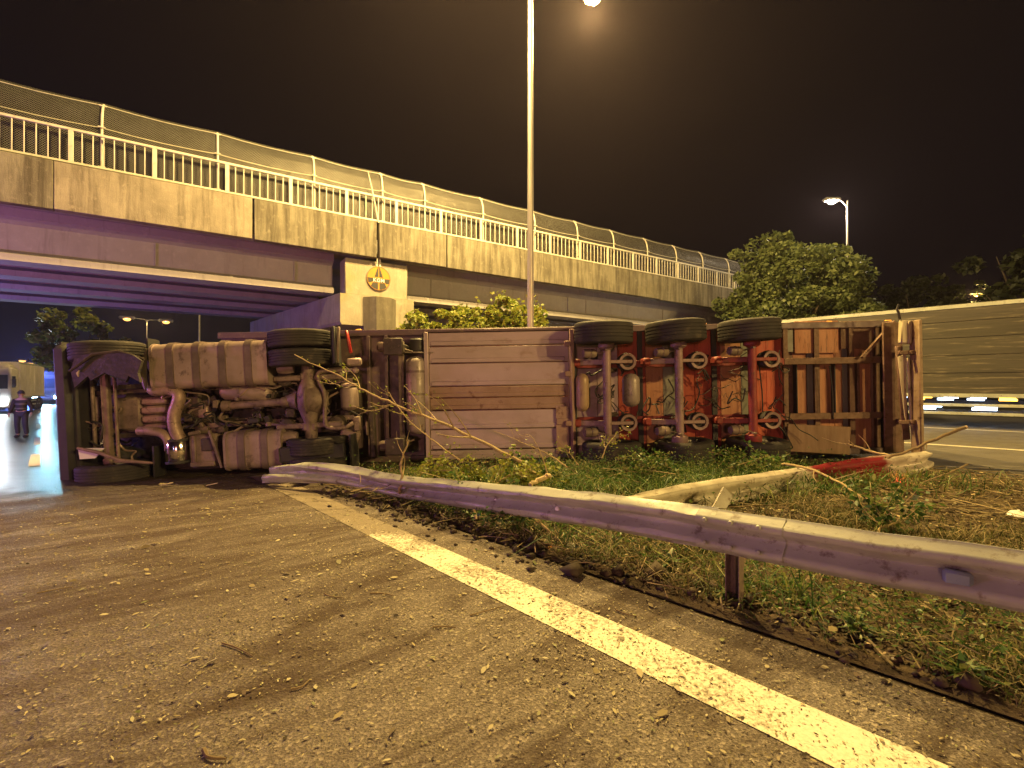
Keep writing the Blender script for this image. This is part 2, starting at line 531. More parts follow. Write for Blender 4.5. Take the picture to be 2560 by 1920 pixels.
MAT['black'] = M('black_plastic', (.020, .020, .022), (.036, .033, .032), .6, 0, 4)
MAT['hose'] = M('rubber_hose', (.018, .017, .017), (.04, .034, .03), .55, 0, 6)
MAT['cab'] = M('cab_paint', (.05, .05, .06), (.035, .035, .04), .35, 0, 2)
MAT['trailer_red'] = M('trailer_red_paint', (.30, .035, .028), (.20, .024, .02), .5, 0, 2, c3=(.14, .05, .03), s3=6)
MAT['frame_red'] = M('rusty_red_frame', (.28, .036, .03), (.18, .028, .022), .6, 0, 4, c3=(.10, .045, .025), s3=9, bmp=.2)  # own red paint, deepened to carry the red glow at the axles
MAT['frame_rust'] = M('rusty_brown_frame', (.20, .115, .075), (.13, .072, .045), .68, .05, 4, c3=(.09, .04, .022), s3=9, bmp=.3)
MAT['belly'] = M('belly_sheet', (.46, .36, .37), (.36, .27, .27), .55, .1, .9, lo=.3, hi=.7, c3=(.31, .22, .20), s3=2.4, bmp=.08, stretch=(.8, 1, 1.2))
MAT['belly_rust'] = M('rusted_belly_sheet', (.34, .225, .17), (.26, .165, .12), .65, .05, 1.5, c3=(.15, .07, .04), s3=5, bmp=.15)
MAT['plywood'] = M('plywood_floor', (.50, .24, .125), (.37, .165, .085), .7, 0, 1.3, c3=(.17, .085, .05), s3=6, stretch=(4, 1, .5))
MAT['plywood_red'] = M('red_glow_floor', (.56, .12, .06), (.42, .08, .042), .65, 0, 1.6, c3=(.15, .05, .03), s3=6, stretch=(4, 1, .5))  # boards reddened so the red glow over the axles sits in their colour
MAT['plywood_dark'] = M('dark_floor_board', (.27, .17, .11), (.19, .115, .07), .7, 0, 1.6, stretch=(4, 1, .5))
MAT['grey_strip'] = M('grey_floor_strip', (.235, .235, .19), (.19, .185, .15), .6, 0, 2)
MAT['steel_front'] = M('king_pin_plate', (.17, .115, .125), (.12, .08, .085), .55, .1, 1.4, c3=(.24, .18, .12), s3=5)
MAT['airtank'] = M('air_tank_paint', (.33, .27, .25), (.25, .20, .185), .45, .1, 2, c3=(.16, .10, .07), s3=9)
MAT['airtank_tan'] = M('tan_air_tank', (.38, .26, .16), (.30, .20, .12), .5, .1, 2)
MAT['axle'] = M('axle_tube_paint', (.30, .20, .19), (.22, .145, .135), .55, .1, 3, c3=(.13, .07, .05), s3=10)
MAT['peeled'] = M('peeled_cream_paint', (.58, .50, .34), (.46, .38, .25), .6, 0, 3, c3=(.10, .055, .03), s3=5, stretch=(1, 1, .5))
MAT['bumper'] = M('rusty_cream_bumper', (.36, .26, .16), (.22, .14, .08), .65, 0, 3, c3=(.08, .04, .022), s3=6, bmp=.2)
MAT['amber'] = emit('amber_lens', (1.0, .42, .05), .35)
MAT['bark'] = M('bark', (.20, .145, .075), (.13, .09, .045), .85, 0, 6, bmp=.4, stretch=(1, 1, .4))
MAT['bark_pale'] = M('pale_twig_bark', (.42, .32, .16), (.30, .22, .11), .8, 0, 5, bmp=.3)
MAT['wood_cut'] = M('fresh_cut_wood', (.60, .47, .27), (.50, .37, .19), .75, 0, 5)
MAT['trunk'] = M('tree_trunk', (.10, .075, .05), (.06, .045, .03), .9, 0, 5, bmp=.5)
MAT['leaf_tree'] = leafmat('tree_leaves', [(.06, .085, .03), (.12, .155, .055), (.18, .21, .08)])
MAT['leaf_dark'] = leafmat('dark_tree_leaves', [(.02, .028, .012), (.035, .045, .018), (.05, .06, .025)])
MAT['leaf_bush'] = leafmat('bush_leaves', [(.12, .17, .02), (.22, .26, .035), (.33, .32, .05)])
MAT['leaf_left'] = leafmat('roadside_tree_leaves', [(.10, .13, .03), (.17, .20, .045), (.25, .26, .07)])
MAT['grass'] = leafmat('grass_blades', [(.035, .046, .012), (.065, .078, .018), (.11, .112, .028), (.24, .19, .075)], .6, .35)
MAT['weed'] = leafmat('weed_leaves', [(.02, .06, .012), (.05, .12, .022), (.11, .18, .04), (.26, .26, .08)], .5, .35)
MAT['litter'] = leafmat('leaf_bits', [(.10, .075, .035), (.20, .155, .075), (.33, .27, .14), (.45, .40, .26), (.14, .16, .05)], .7, .1)
MAT['litter_dark'] = leafmat('mud_crumbs', [(.02, .014, .008), (.05, .035, .02), (.085, .06, .035)], .85, 0)
MAT['straw'] = leafmat('dry_stalks', [(.16, .12, .06), (.26, .20, .10), (.10, .07, .035)], .75, .1)

# ================================================================== SETTING
def strip(name, p0, p1, q0, q1, mat, dz=0., dq=1., dp=.6, rough=0., far=False, seed=1):
    r = np.random.default_rng(seed)
    if far:
        qs = np.concatenate([np.linspace(q0, -8, 8), np.arange(-7, 30, dq), np.linspace(31, q1, 30)])
    else: qs = np.arange(q0, q1+dq*.5, dq)
    ps = np.linspace(p0, p1, max(2, int((p1-p0)/dp)+1))
    Q, P = np.meshgrid(qs, ps, indexing='ij')
    Z = gz_qp(Q, P)+dz
    if rough: Z = Z+rough*r.normal(size=Z.shape)*np.where((P > p0+.05) & (P < p1-.05), 1, 0)
    X = Q*DR.x+P*NR.x; Y = Q*DR.y+P*NR.y
    V = np.stack([X, Y, Z], -1).reshape(-1, 3)
    a, b = len(qs), len(ps)
    I = np.arange(a*b).reshape(a, b)
    F = np.stack([I[:-1, :-1], I[:-1, 1:], I[1:, 1:], I[1:, :-1]], -1).reshape(-1, 4)
    o = np_mesh(name, V, F, mat)
    o.data.polygons.foreach_set('use_smooth', [True]*len(o.data.polygons))
    return o

MAT['ground'] = M('far_ground', (.05, .042, .028), (.035, .03, .02), .95, 0, .2)
g = MB(); g.quad((-2500, -2500, -.62), (2500, -2500, -.62), (2500, 2500, -.62), (-2500, 2500, -.62))
tag(g.build('ground', MAT['ground'], smooth=False), kind='structure')
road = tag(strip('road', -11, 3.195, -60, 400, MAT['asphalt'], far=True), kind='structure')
tag(strip('gutter', 3.10, 3.42, -10, 40, MAT['soil'], dz=-.010, dq=1), kind='structure')
tag(strip('median_ground', 3.235, 10.8, -22, 44, MAT['soil'], dz=.004, dq=.11, dp=.1, rough=.012), kind='structure')
tag(strip('median_ground', 3.255, 10.8, 44, 400, MAT['soil'], dz=.012, dq=20, dp=2), kind='structure')
MAT['asphalt_far'] = M('far_asphalt', (.15, .135, .11), (.11, .098, .08), .8, 0, .8, c3=(.085, .07, .05), s3=2.5, bmp=.2, bs_=90)
froad = tag(strip('far_road', 10.8, 31, -60, 400, MAT['asphalt_far'], far=True), kind='structure')
tag(strip('verge_ground', 31, 300, -60, 400, MAT['ground'], far=True, dp=20), kind='structure')
tag(strip('verge_ground', -300, -11, -60, 400, MAT['ground'], far=True, dp=20), kind='structure')
# painted lines: children of the road they lie on
MAT['paint_far'] = M('far_road_paint', (.72, .66, .50), (.55, .50, .38), .7, 0, 6, c3=(.3, .26, .2), s3=16)
def line(name, parent, p, w, q0, q1, dz=.005, mt='paint_far'):
    o = strip(name, p-w/2, p+w/2, q0, q1, MAT[mt], dz=dz, dq=.5, dp=w/2)
    o.parent = parent
    return o
el = line('edge_line', road, 0, .35, -8, 9.0, mt='paint')
n_ = len(el.data.vertices); co = np.empty(n_*3, np.float32); el.data.vertices.foreach_get('co', co); co = co.reshape(-1, 3)
qv = co[:, 0]*DR.x+co[:, 1]*DR.y; sh = 2.455+.029*qv
co[:, 0] += NR.x*sh; co[:, 1] += NR.y*sh; co[:, 2] = gz(co[:, 0], co[:, 1])+.005
el.data.vertices.foreach_set('co', co.ravel()); el.data.update()
line('edge_line', road, 2.567, .30, 12, 90)
for q in (13.2, 22, 31, 40, 49): line('lane_dash', road, -.10, .17, q, q+3.4)
line('edge_line', froad, 15.55, .26, -22, 60)
line('edge_line', froad, 21.7, .26, -26, 60)

# ================================================================== BRIDGE
BR = R(33.36)
B0 = Vector((-4.8, 17.3, 0))
bridge = tag(empty('road_bridge', B0, (0, 0, BR)), 'concrete road bridge with white railing and wire fence crossing above the truck', 'bridge')
T0, T1 = -26.0, 34.0
ZB, ZT = 6.18, 7.46
# deck slab
d = MB(); d.box(((T0+T1)/2, 5.35, 6.62), (T1-T0, 10.2, .55)); d.build('deck_slab', MAT['girder'], bridge)
cuts = [T0, -17.5, -8.62, -4.02, -.03, 2.72, 6.2, 10.4, 15.2, 20.2, 25.5, T1]
for i in range(len(cuts)-1):
    a, b = cuts[i], cuts[i+1]
    gap = .10 if i == 4 or i == 3 else .012
    m = MB(); zt = ZT+random.uniform(-.01, .012); zb = ZB+random.uniform(-.02, .02)
    m.box(((a+b)/2, .125+random.uniform(-.012, .012), (zt+zb)/2), (b-a-gap, .25, zt-zb), ch=.015)
    m.build('fascia_panel', MAT['fascia_new'] if i == 2 else MAT['fascia'], bridge)
m = MB(); m.box(((T0+T1)/2, 10.5, (ZT+ZB)/2), (T1-T0, .25, ZT-ZB)); m.build('fascia_panel', MAT['fascia'], bridge)
# girders, I-shaped, one set per span
def girder(a, b, y):
    pr = [(-.38, 4.92), (.38, 4.92), (.38, 5.10), (.13, 5.24), (.13, 5.95), (.40, 6.10), (.40, 6.34), (-.40, 6.34), (-.40, 6.10), (-.13, 5.95), (-.13, 5.24), (-.38, 5.10)]
    m = MB(); m.prism(pr, a, b, lambda u, v, d: (d, y+u, v))
    return m.build('girder', MAT['girder'], bridge, ang=25)
for y in (1.42, 3.95, 6.75, 9.65):
    girder(T0, -1.32, y); girder(1.42, 23.4, y)
for t in (-13.5, -6.55, -2.6, 2.6, 9.9, 11.1, 17.0):    # drain pipes and stiffeners on the outer girder
    m = MB(); m.box((t, 1.27, 5.60), (.035, .05, .70)); m.build('stiffener', MAT['girder'], bridge)
# abutment at the far end
m = MB(); m.box((25.6, 5.3, 3.0), (4.4, 10.6, 6.3)); m.build('abutment', MAT['pier'], bridge)

# white steel railing
rail = empty('railing', (0, 0, 0)); rail.parent = bridge
RZ0, RZ1 = 7.50, 8.42
for (z, h, nme) in ((RZ1, .07, 'top_rail'), (RZ0+.03, .06, 'bottom_rail')):
    m = MB(); m.box(((T0+T1)/2, .13, z), (T1-T0, .07, h)); m.build(nme, MAT['railing'], rail)
m = MB(); m.box((0, 0, 0), (.027, .027, RZ1-RZ0-.06), ch=.005); bal = m.mesh('baluster', [MAT['railing']])
m = MB(); m.box((0, 0, 0), (.11, .06, RZ1-RZ0-.02), ch=.008); pst = m.mesh('railing_post', [MAT['railing']])
k0 = int((T0+1.1)/1.8)
k = k0
while -1.10+1.8*k < 27.5:
    tt = -1.10+1.8*k
    if tt > T0+.2:
        inst(pst, 'railing_post', rail, (tt, .13, (RZ0+RZ1)/2))
        if tt > -13.5:
            for j in range(1, 8):
                inst(bal, 'baluster', rail, (tt+.225*j, .13, (RZ0+RZ1)/2))
    k += 1
# wire mesh screen: curved posts, two wires, woven mesh bays
screen = empty('mesh_fence', (0, 0, 0)); screen.parent = bridge
prof = [(.30, 7.42), (.30, 8.3), (.31, 8.85), (.36, 9.12), (.46, 9.34), (.62, 9.50)]
m = MB(); m.tube([(0, y, z) for y, z in prof], .032, 8)
for z in (7.62, 8.72): m.box((0, .27, z), (.16, .05, .035))
m.box((0, .50, 9.42), (.16, .05, .035))
fp = m.mesh('fence_post', [MAT['railing']])
FT = [-18.4, -15.7, -13.1, -10.4, -7.69, -4.95, -2.13, .235, 1.9, 4.52, 7.19, 9.69, 12.1, 14.6, 17.0, 19.4, 22.0, 24.6, 27.2]
for t in FT: inst(fp, 'fence_post', screen, (t, 0, 0), (0, 0, random.uniform(-.05, .05)))
sprof = [(.33, 7.55), (.33, 8.3), (.34, 8.85), (.39, 9.12), (.49, 9.36), (.66, 9.56), (.76, 9.62)]
SL = [0.]
for a, b in zip(sprof, sprof[1:]): SL.append(SL[-1]+math.dist(a, b))
def on_screen(x, s, sag=0):
    s = max(0, min(SL[-1], s))
    for i in range(len(SL)-1):
        if s <= SL[i+1]+1e-9:
            f = (s-SL[i])/(SL[i+1]-SL[i])
            return Vector((x, sprof[i][0]+(sprof[i+1][0]-sprof[i][0])*f, sprof[i][1]+(sprof[i+1][1]-sprof[i][1])*f-sag))
for a, b in zip(FT, FT[1:]):
    m = MB(); pitch = .062; w = .0072
    H = SL[-1]-.02
    for sgn in (1, -1):
        x0 = a-H if sgn > 0 else a
        x = x0+random.random()*pitch
        while x < (b if sgn > 0 else b+H):
            if sgn > 0: s0, s1 = max(0, a-x), min(H+random.uniform(-.01, .03), b-x)
            else: s0, s1 = max(0, x-b), min(H+random.uniform(-.01, .03), x-a)
            if s1-s0 > .03:
                cut = [s0]+[s for s in SL[1:-1] if s0 < s < s1]+[s1]
                vs = []
                for s in cut:
                    xx = x+sgn*s
                    sg = .05*math.sin(math.pi*(xx-a)/(b-a))*(s/H)
                    p = on_screen(xx, s, sg)
                    vs += [p+Vector((-w*.6, -.002*sgn, 0)), p+Vector((w*.6, -.002*sgn, 0))]
                m.add(vs, [(2*i, 2*i+1, 2*i+3, 2*i+2) for i in range(len(cut)-1)])
            x += pitch
    m.build('mesh_panel', MAT['wire'], screen, smooth=False)['kind'] = 'stuff'
for s in (1.18, 1.98):
    m = MB(); pts = []
    for a, b in zip(FT, FT[1:]):
        for f in (0, .25, .5, .75): pts.append(on_screen(a+(b-a)*f, s, .05*math.sin(math.pi*f)))
    m.tube(pts, .011, 5); m.build('tension_wire', MAT['railing'], screen)

# ------------------------------------------------------------------ pier
pier = tag(empty('bridge_pier', B0, (0, 0, BR)), 'concrete bridge pier with cap beam and dark eight-sided column behind the tractor wheels', 'pier')
m = MB(); m.box((.03, .62, 5.44), (2.30, .74, 1.30), ch=.03); m.build('end_block', MAT['pier'], pier)
skew = Vector((-.18, 1, 0))
m = MB(); cp = [(-1.30, 4.79), (1.40, 4.79), (1.40, 3.85), (1.28, 3.70), (-1.25, 3.70), (-1.30, 3.80)]
m.prism(cp, .12, 10.6, lambda u, v, d: (u+skew.x*d, d, v)); m.build('cap_beam', MAT['pier'], pier, ang=20)
for (yy, nm) in ((.30, 0), (7.6, 1)):
    m = MB(); oc = [(.66*math.cos(R(22.5+45*i)), .66*math.sin(R(22.5+45*i))) for i in range(8)]
    m.prism(oc, -.3, 3.82 if nm else 2.9, lambda u, v, d: (u*(1-d*.012)+.12+skew.x*yy, v*(1-d*.012)+yy, d)); m.build('column', MAT['pier_old'], pier, ang=15)
    if not nm:
        m = MB(); m.prism(oc, 2.915, 4.72, lambda u, v, d: (u*.965+.12+skew.x*yy, v*.965+yy, d)); m.build('column', MAT['pier_old'], pier, ang=15)
m = MB(); m.box((-1.1, 6.0, 1.9), (1.4, 5.2, 3.6)); m.build('pier_wall', MAT['pier'], pier)

# ------------------------------------------------------------------ round emblem sign on the pier
MAT['sign_yellow'] = M('sign_yellow', (.42, .21, .012), (.36, .18, .012), .45, 0, 3)
MAT['sign_black'] = M('sign_black', (.018, .016, .015), (.03, .026, .022), .5, 0, 3)
MAT['sign_white'] = M('sign_white', (.82, .80, .74), (.75, .72, .66), .5, 0, 3)
sign = tag(empty('round_sign', B0+Matrix.Rotation(BR, 3, 'Z') @ Vector((.06, .225, 5.47)), (R(90), 0, BR)), 'round yellow and black emblem sign lettered KGM hung on the bridge pier', 'sign')
rr = .43
def disc(r, z0, z1, n=40): 
    m = MB(); m.prism([(r*math.cos(2*math.pi*i/n), r*math.sin(2*math.pi*i/n)) for i in range(n)], z0, z1, lambda u, v, d: (u, v, d)); return m
disc(rr, 0, .03).build('sign_disc', MAT['sign_yellow'], sign)
m = MB(); n = 40
vs = []; fs = []
for i in range(n):
    a = 2*math.pi*i/n
    for r_, z in ((rr-.018, .034), (rr+.006, .034)): vs.append((r_*math.cos(a), r_*math.sin(a), z))
for i in range(n):
    j = (i+1) % n; fs.append((2*i, 2*i+1, 2*j+1, 2*j))
m.add(vs, fs); m.build('sign_rim', M('sign_rim', (.25, .12, .03), None, .5), sign, smooth=False)
def plate(name, poly, z, mat):
    m = MB(); m.prism(poly, z, z+.004, lambda u, v, d: (u, v, d)); return m.build(name, mat, sign, smooth=False)
plate('emblem_road', [(-.035, .40), (-.012, .40), (-.018, .045), (-.155, .045)], .033, MAT['sign_black'])
plate('emblem_road', [(.012, .40), (.035, .40), (.155, .045), (.018, .045)], .033, MAT['sign_black'])
cx = lambda y: math.sqrt(max(0, (rr-.02)**2-y*y))
plate('emblem_band', [(-cx(0), 0), (-.02, .0), (.02, 0), (cx(0), 0), (cx(-.17), -.17), (.27, -.17), (.235, -.115), (-.235, -.115), (-.27, -.17), (-cx(-.17), -.17)], .034, MAT['sign_black'])
for sx in (-1, 1):
    low = [(sx*.03, -.165), (sx*.225, -.165), (sx*.29, -.29)]
    for kx in range(5):
        an = math.atan2(-.29, .29)+(math.atan2(-.40, .03)-math.atan2(-.29, .29))*kx/4
        low.append((sx*(rr-.02)*math.cos(an), (rr-.02)*math.sin(an)))
    plate('emblem_field', low if sx > 0 else low[::-1], .033, MAT['sign_black'])
plate('emblem_band', [(-.235, -.012), (.235, -.012), (.235, -.135), (-.235, -.135)], .0375, MAT['sign_black'])
lettering('lettering', 'KGM', .185, MAT['sign_white'], sign, (0, -.137, .0475), offset=.002, space=1.12)
for sx in (-1, 1):
    m = MB(); m.bar((sx*.06, .40, .014), (sx*.045, .72, .014), .055, .02); m.build('sign_bracket', MAT['railing'], sign)
# thin pipe standing on the parapet joint above the sign
m = MB(); m.tube([B0+Matrix.Rotation(BR, 3, 'Z') @ Vector(v) for v in ((.02, .10, 7.46), (-.10, .06, 8.0), (-.24, .02, 8.6), (-.40, -.02, 9.2))], [.03, .028, .024, .012], 7)
solo('conduit_pipe', m, MAT['railing'], 'thin pale pipe standing at the parapet joint above the round sign', 'pipe', origin=B0)

# ================================================================== LAMP POSTS
MAT['lampglass'] = emit('sodium_lens', (1.0, .62, .22), 60)
MAT['lampfar'] = emit('far_sodium_lens', (1.0, .50, .12), 2.6)
MAT['lamphead'] = M('lamp_head_grey', (.30, .30, .30), None, .5, .3)
MAT['lampwhite'] = emit('white_lens', (1.0, .84, .66), 60)
def lamp_post(pos, label, arms, h=LAMPZ, r=.10, head_scale=1., lens='lampglass'):
    pos = Vector(pos); pos.z = float(gz(pos.x, pos.y)) if pos.y < 60 and abs(pos.x) < 60 else -.4
    t = tag(empty('street_lamp', pos), label, 'street lamp', 'street lamps along the highway')
    m = MB(); m.tube([(0,0,0), (0,0,h*.5), (0,0,h)], [r, r*.82, r*.6], 14)
    m.box((0, 0, .04), (.4, .4, .05)); m.build('post', MAT['pole'], t)
    for (dirv, L) in arms:
        dv = Vector(dirv).normalized(); lz = LAMPZ-pos.z if h == LAMPZ else h
        m = MB(); m.tube([(0,0,h-.35), dv*.3+Vector((0,0,h-.05)), dv*(L*.6)+Vector((0,0,h+.08)), dv*(L-.25)+Vector((0,0,h+.1))], [r*.55, r*.5, r*.42, r*.38], 8)
        m.build('arm', MAT['pole'], t)
        c = dv*L+Vector((0,0,h+.06)); ang = math.atan2(dv.y, dv.x)
        m = MB(); m.box(c, (.72*head_scale, .30*head_scale, .16*head_scale), (0, 0, ang), ch=.05*head_scale); hd = m.build('lamp_head', MAT['lamphead'], t)
        m = MB()
        n = 14; q = [(.30*head_scale, .0), (.27*head_scale, -.05*head_scale), (.16*head_scale, -.10*head_scale), (.02, -.12*head_scale)]
        m.lathe([(a*.62, b) for a, b in q], c+Vector((0,0,-.08*head_scale)), n=14); m.build('lamp_lens', MAT[lens], hd)
    return t
arms2 = [(NR, ARM), (-NR, ARM)]
lamp_post(POLES[0], 'tall grey lamp post rising behind the overturned trailer', arms2)
lamp_post(POLES[1], 'thin lamp post seen under the bridge beside the cap beam', arms2)
lamp_post(POLES[2], 'distant two armed lamp post with two lit orange lamps under the bridge', arms2, head_scale=3.0, lens='lampfar')
# others farther off
pw = at(1830, 436, 28); lx = at(1797, 436, 28)
lamp_post((pw.x, pw.y, 0), 'single arm lamp post with white lamp rising behind the round tree', [((-1, 0, 0), pw.x-lx.x)], h=pw.z-.05, r=.075, head_scale=1.25, lens='lampwhite')
lamp('street_light', (lx.x, lx.y, lx.z-.45), 1500, (1.0, .80, .55), .2)
pf = at(2115, 634, 62); lamp_post((pf.x+2.0, pf.y, 0), 'far orange street lamp glowing above the passing lorry', [((-1, 0, 0), 2.0)], h=pf.z+.55, r=.10, head_scale=3.2, lens='lampfar')
lamp('street_light', (pf.x, pf.y, pf.z-.4), 9000, SODIUM, .3)
for sg in (1, -1): lamp('street_light', POLES[2]+NR*ARM*sg+Vector((0, 0, LAMPZ-.75)), 9000, SODIUM, .3)
for (dx, dy, Y, lab) in ((235, 737, 115, 'small distant lamp between the roadside tree leaves'), (44, 777, 120, 'distant lamp post above the white lorry, the lamp nearer the frame edge'),
                         (62, 783, 150, 'distant lamp post above the white lorry, the lower of two'), (137, 800, 150, 'distant lamp post above the dark windscreen lorry')):
    p_ = at(dx, dy, Y); lamp_post((p_.x, p_.y, -.4), lab, [((1, 0, 0), .5)], h=p_.z+.4, r=.1, head_scale=3.6, lens='lampfar')

# ================================================================== OVERTURNED ARTICULATED TRUCK
# local axes of both units: x to the rear, y = height above the road the wheels ran on (now pointing away), z = across (now up)
class Frame:
    def __init__(s, e):
        s.e = e; s.M = Matrix.LocRotScale(e.location, e.rotation_euler, None); s.I = s.M.inverted()
    def L(s, dx, dy, y):
        Y = 8.0+y
        for _ in range(8):
            l = s.I @ at(dx, dy, Y); Y += y-l.y
        return s.I @ at(dx, dy, Y)

def tyre_mesh(w, Rr, name='tyre', grooves=4):
    h = w/2
    pf = [(.285, -h*.72), (.30, -h*.80), (.36, -h*.98), (.43, -h), (Rr-.045, -h*.95), (Rr-.012, -h*.86), (Rr, -h*.74)]
    span = h*1.48; x = -h*.74
    for gk in range(grooves):
        c = -h*.74+span*(gk+1)/(grooves+1)
        pf += [(Rr, c-.009), (Rr-.016, c-.006), (Rr-.016, c+.006), (Rr, c+.009)]
    pf += [(Rr, h*.74), (Rr-.012, h*.86), (Rr-.045, h*.95), (.43, h), (.36, h*.98), (.30, h*.80), (.285, h*.72)]
    m = MB(); m.lathe(pf, (0,0,0), n=56, close=True)
    return m.mesh(name, [MAT['rubber']], ang=28)
def rim_mesh(w):
    h = w/2
    pf = [(.292, -h*.74), (.275, -h*.70), (.262, -h*.2), (.255, h*.2), (.16, h*.32), (.13, h*.55), (.0, h*.58)]
    m = MB(); m.lathe(pf, (0,0,0), n=28)
    pf = [(.262, -h*.2), (.27, h*.70), (.292, h*.74)]
    m.lathe(pf, (0,0,0), n=28)
    for k in range(10):
        a = 2*math.pi*k/10; m.cyl((.21*math.cos(a), .21*math.sin(a), h*.25), (.21*math.cos(a), .21*math.sin(a), h*.42), .014, n=6)
    return m.mesh('rim', [MAT['rim']])
TY = {'drive': tyre_mesh(.30, .52), 'steer': tyre_mesh(.32, .52), 'super': tyre_mesh(.385, .515)}
RIM = {k: rim_mesh(w) for k, w in (('drive', .30), ('steer', .32), ('super', .385))}
def wheel(parent, kind, x, y, z, out=1, tilt=0):
    w = empty('wheel', (x, y, z), (R(tilt), R(tilt), random.uniform(0, 6))); w.parent = parent
    if out < 0: w.rotation_euler.x += math.pi
    inst(TY[kind], 'tyre', w); inst(RIM[kind], 'rim', w)
    return w

# ------------------------------------------------------------------ semi-trailer
TRL = tag(empty('semi_trailer', (1.0, 8.0, 1.42), (0, R(-1.0), 0)), 'overturned semi-trailer on its side showing belly panels and three axles', 'trailer')
F = Frame(TRL); L = F.L
XR = L(1986, 830, .52).x; XF = -6.6
def tb(name, mat, fn, parent=TRL, **kw):
    m = MB(); fn(m); return m.build(name, mat, parent, **kw)
# body lying on its side, behind the floor
m = MB(); m.box(((XF+XR)/2, 2.75, 0), (XR-XF, 2.66, 2.50), ch=.04); box = m.build('box_body', MAT['trailer_red'], TRL)
for i in range(12):
    x = XF+.5+(XR-XF-1)*i/11
    for s in (-1, 1): tb('side_post', MAT['trailer_red'], lambda m: m.box((x, 2.75, s*1.262), (.07, 2.5, .03)), box)
# side rails (floor edge)
for s in (-1, 1):
    tb('side_rail', MAT['steel_front'], lambda m: (m.box(((XF+XR)/2, 1.27, s*1.24), (XR-XF, .22, .05), ch=.008), m.box(((XF+XR)/2, 1.17, s*1.20), (XR-XF, .025, .10), ch=.006)))
# front part: king-pin plate
x0, x1 = XF, L(925, 800, 1.3).x
tb('king_pin_plate', MAT['steel_front'], lambda m: m.box(((x0+x1)/2, 1.30, 0), (x1-x0, .05, 2.36)))
for px in (800, 838):
    x = L(px, 800, 1.25).x
    tb('cross_member', MAT['steel_front'], lambda m: (m.box((x, 1.20, 0), (.06, .14, 2.3)),))
# landing legs and beam
xb = L(869, 860, .95).x
tb('landing_gear_beam', MAT['grime_light'], lambda m: (m.box((xb, .95, 0), (.10, .12, 2.02)), m.box((xb-.02, .90, 0), (.05, .05, 1.9))))
for s in (1, -1):
    lg = tb('landing_leg', MAT['grime'], lambda m: (m.box((xb+.02, .86, s*.86), (.19, .95, .17), ch=.02), m.box((xb+.02, .40, s*.86), (.13, .30, .12)), m.box((xb+.02, .245, s*.86), (.34, .05, .30), ch=.02)))
    tb('gear_box', MAT['grime_light'], lambda m: (m.box((xb-.22, .78, s*.90), (.34, .26, .18), ch=.04), m.cyl((xb-.05, .75, s*.90), (xb+.25, .75, s*.80), .018)), lg)
tb('crank_rod', MAT['airtank'], lambda m: m.tube([(xb-.1, .75, .8), (xb+.4, .76, .79), (xb+.62, .77, .78)], .014, 6))
# spare wheel tucked beside the leg and the upright air tank
cc_ = L(902, 746, .9)
tb('storage_canister', MAT['black'], lambda m: (m.lathe([(.001, -.13), (.13, -.13), (.16, -.10), (.16, .10), (.13, .13), (.001, .13)], (cc_.x, .95, cc_.z), (0, 0, 1), n=20), m.box((cc_.x+.12, 1.05, cc_.z), (.20, .3, .30), ch=.04)))
tx = L(897, 850, .72); tt_, tb_ = L(897, 768, .72).z, L(897, 940, .72).z
def airtank(m, x, y, z0, z1, r):
    m.lathe([(.001, z0), (r*.55, z0+.02), (r*.9, z0+.07), (r, z0+.12), (r, z1-.12), (r*.9, z1-.07), (r*.55, z1-.02), (.001, z1)], (x, y, 0), n=24)
t_ = tb('air_tank', MAT['airtank'], lambda m: airtank(m, tx.x, .86, tb_, tt_, .19))
for z in (tb_+.25*(tt_-tb_), (tb_+tt_)/2+.02, tb_+.8*(tt_-tb_)):
    tb('tank_band', MAT['strap'], lambda m: m.lathe([(.194, z-.02), (.199, z-.02), (.199, z+.02), (.194, z+.02)], (tx.x, .86, 0), n=24, close=True), t_)
# clear gap behind tank
# big belly of sheet panels
bx0, bx1 = L(928, 850, .80).x, L(1230, 850, .80).x
zt, zb = L(1100, 716, .80).z, L(1100, 992, .80).z
rows = [716, 746, 783, 833, 858, 885, 926, 970, 992]
for i in range(len(rows)-1):
    za, zc = L(1100, rows[i], .80).z, L(1100, rows[i+1], .80).z
    mt = MAT['belly'] if i not in (3, 4) else MAT['belly_rust']
    dy = (0, .035, 0, .03, .055, .012, .04, .0)[i]
    tb('belly_panel', mt, lambda m: (m.box(((bx0+bx1)/2, .82+dy, (za+zc)/2), (bx1-bx0, .04, za-zc-.012), ch=.006),
                                     m.box(((bx0+bx1)/2-.02, .80+dy, zc+.055), (bx1-bx0-.10, .035, .085), ch=.012)))
tb('belly_patch', MAT['belly_rust'], lambda m: (m.box((bx1-.14, .775, L(1100, 925, .8).z-.05), (.24, .02, .86), ch=.006), m.box((bx1-.12, .765, L(1100, 912, .8).z), (.26, .03, .12), ch=.01)))
tb('belly_frame', MAT['belly'], lambda m: m.box((bx0-.045, .93, (zt+zb)/2), (.075, .36, zt-zb+.02), ch=.01))
tb('belly_frame', MAT['belly_rust'], lambda m: (m.box((bx1+.05, .92, (zt+zb)/2), (.085, .40, zt-zb+.04), ch=.012), m.box((bx1+.045, .70, (zt+zb)/2-.1), (.04, .05, zt-zb-.5), ch=.01)))
for z in (.35, -.55, .9):
    tb('frame_hinge', MAT['belly_rust'], lambda m: m.box((bx1-.03, .72, z), (.12, .06, .10), ch=.012))
tb('belly_wall', MAT['black'], lambda m: m.box((bx1+.12, 1.04, 0), (.03, .45, 2.3)))
tb('belly_wall', MAT['black'], lambda m: m.box((bx0-.12, 1.06, 0), (.02, .42, 2.3)))
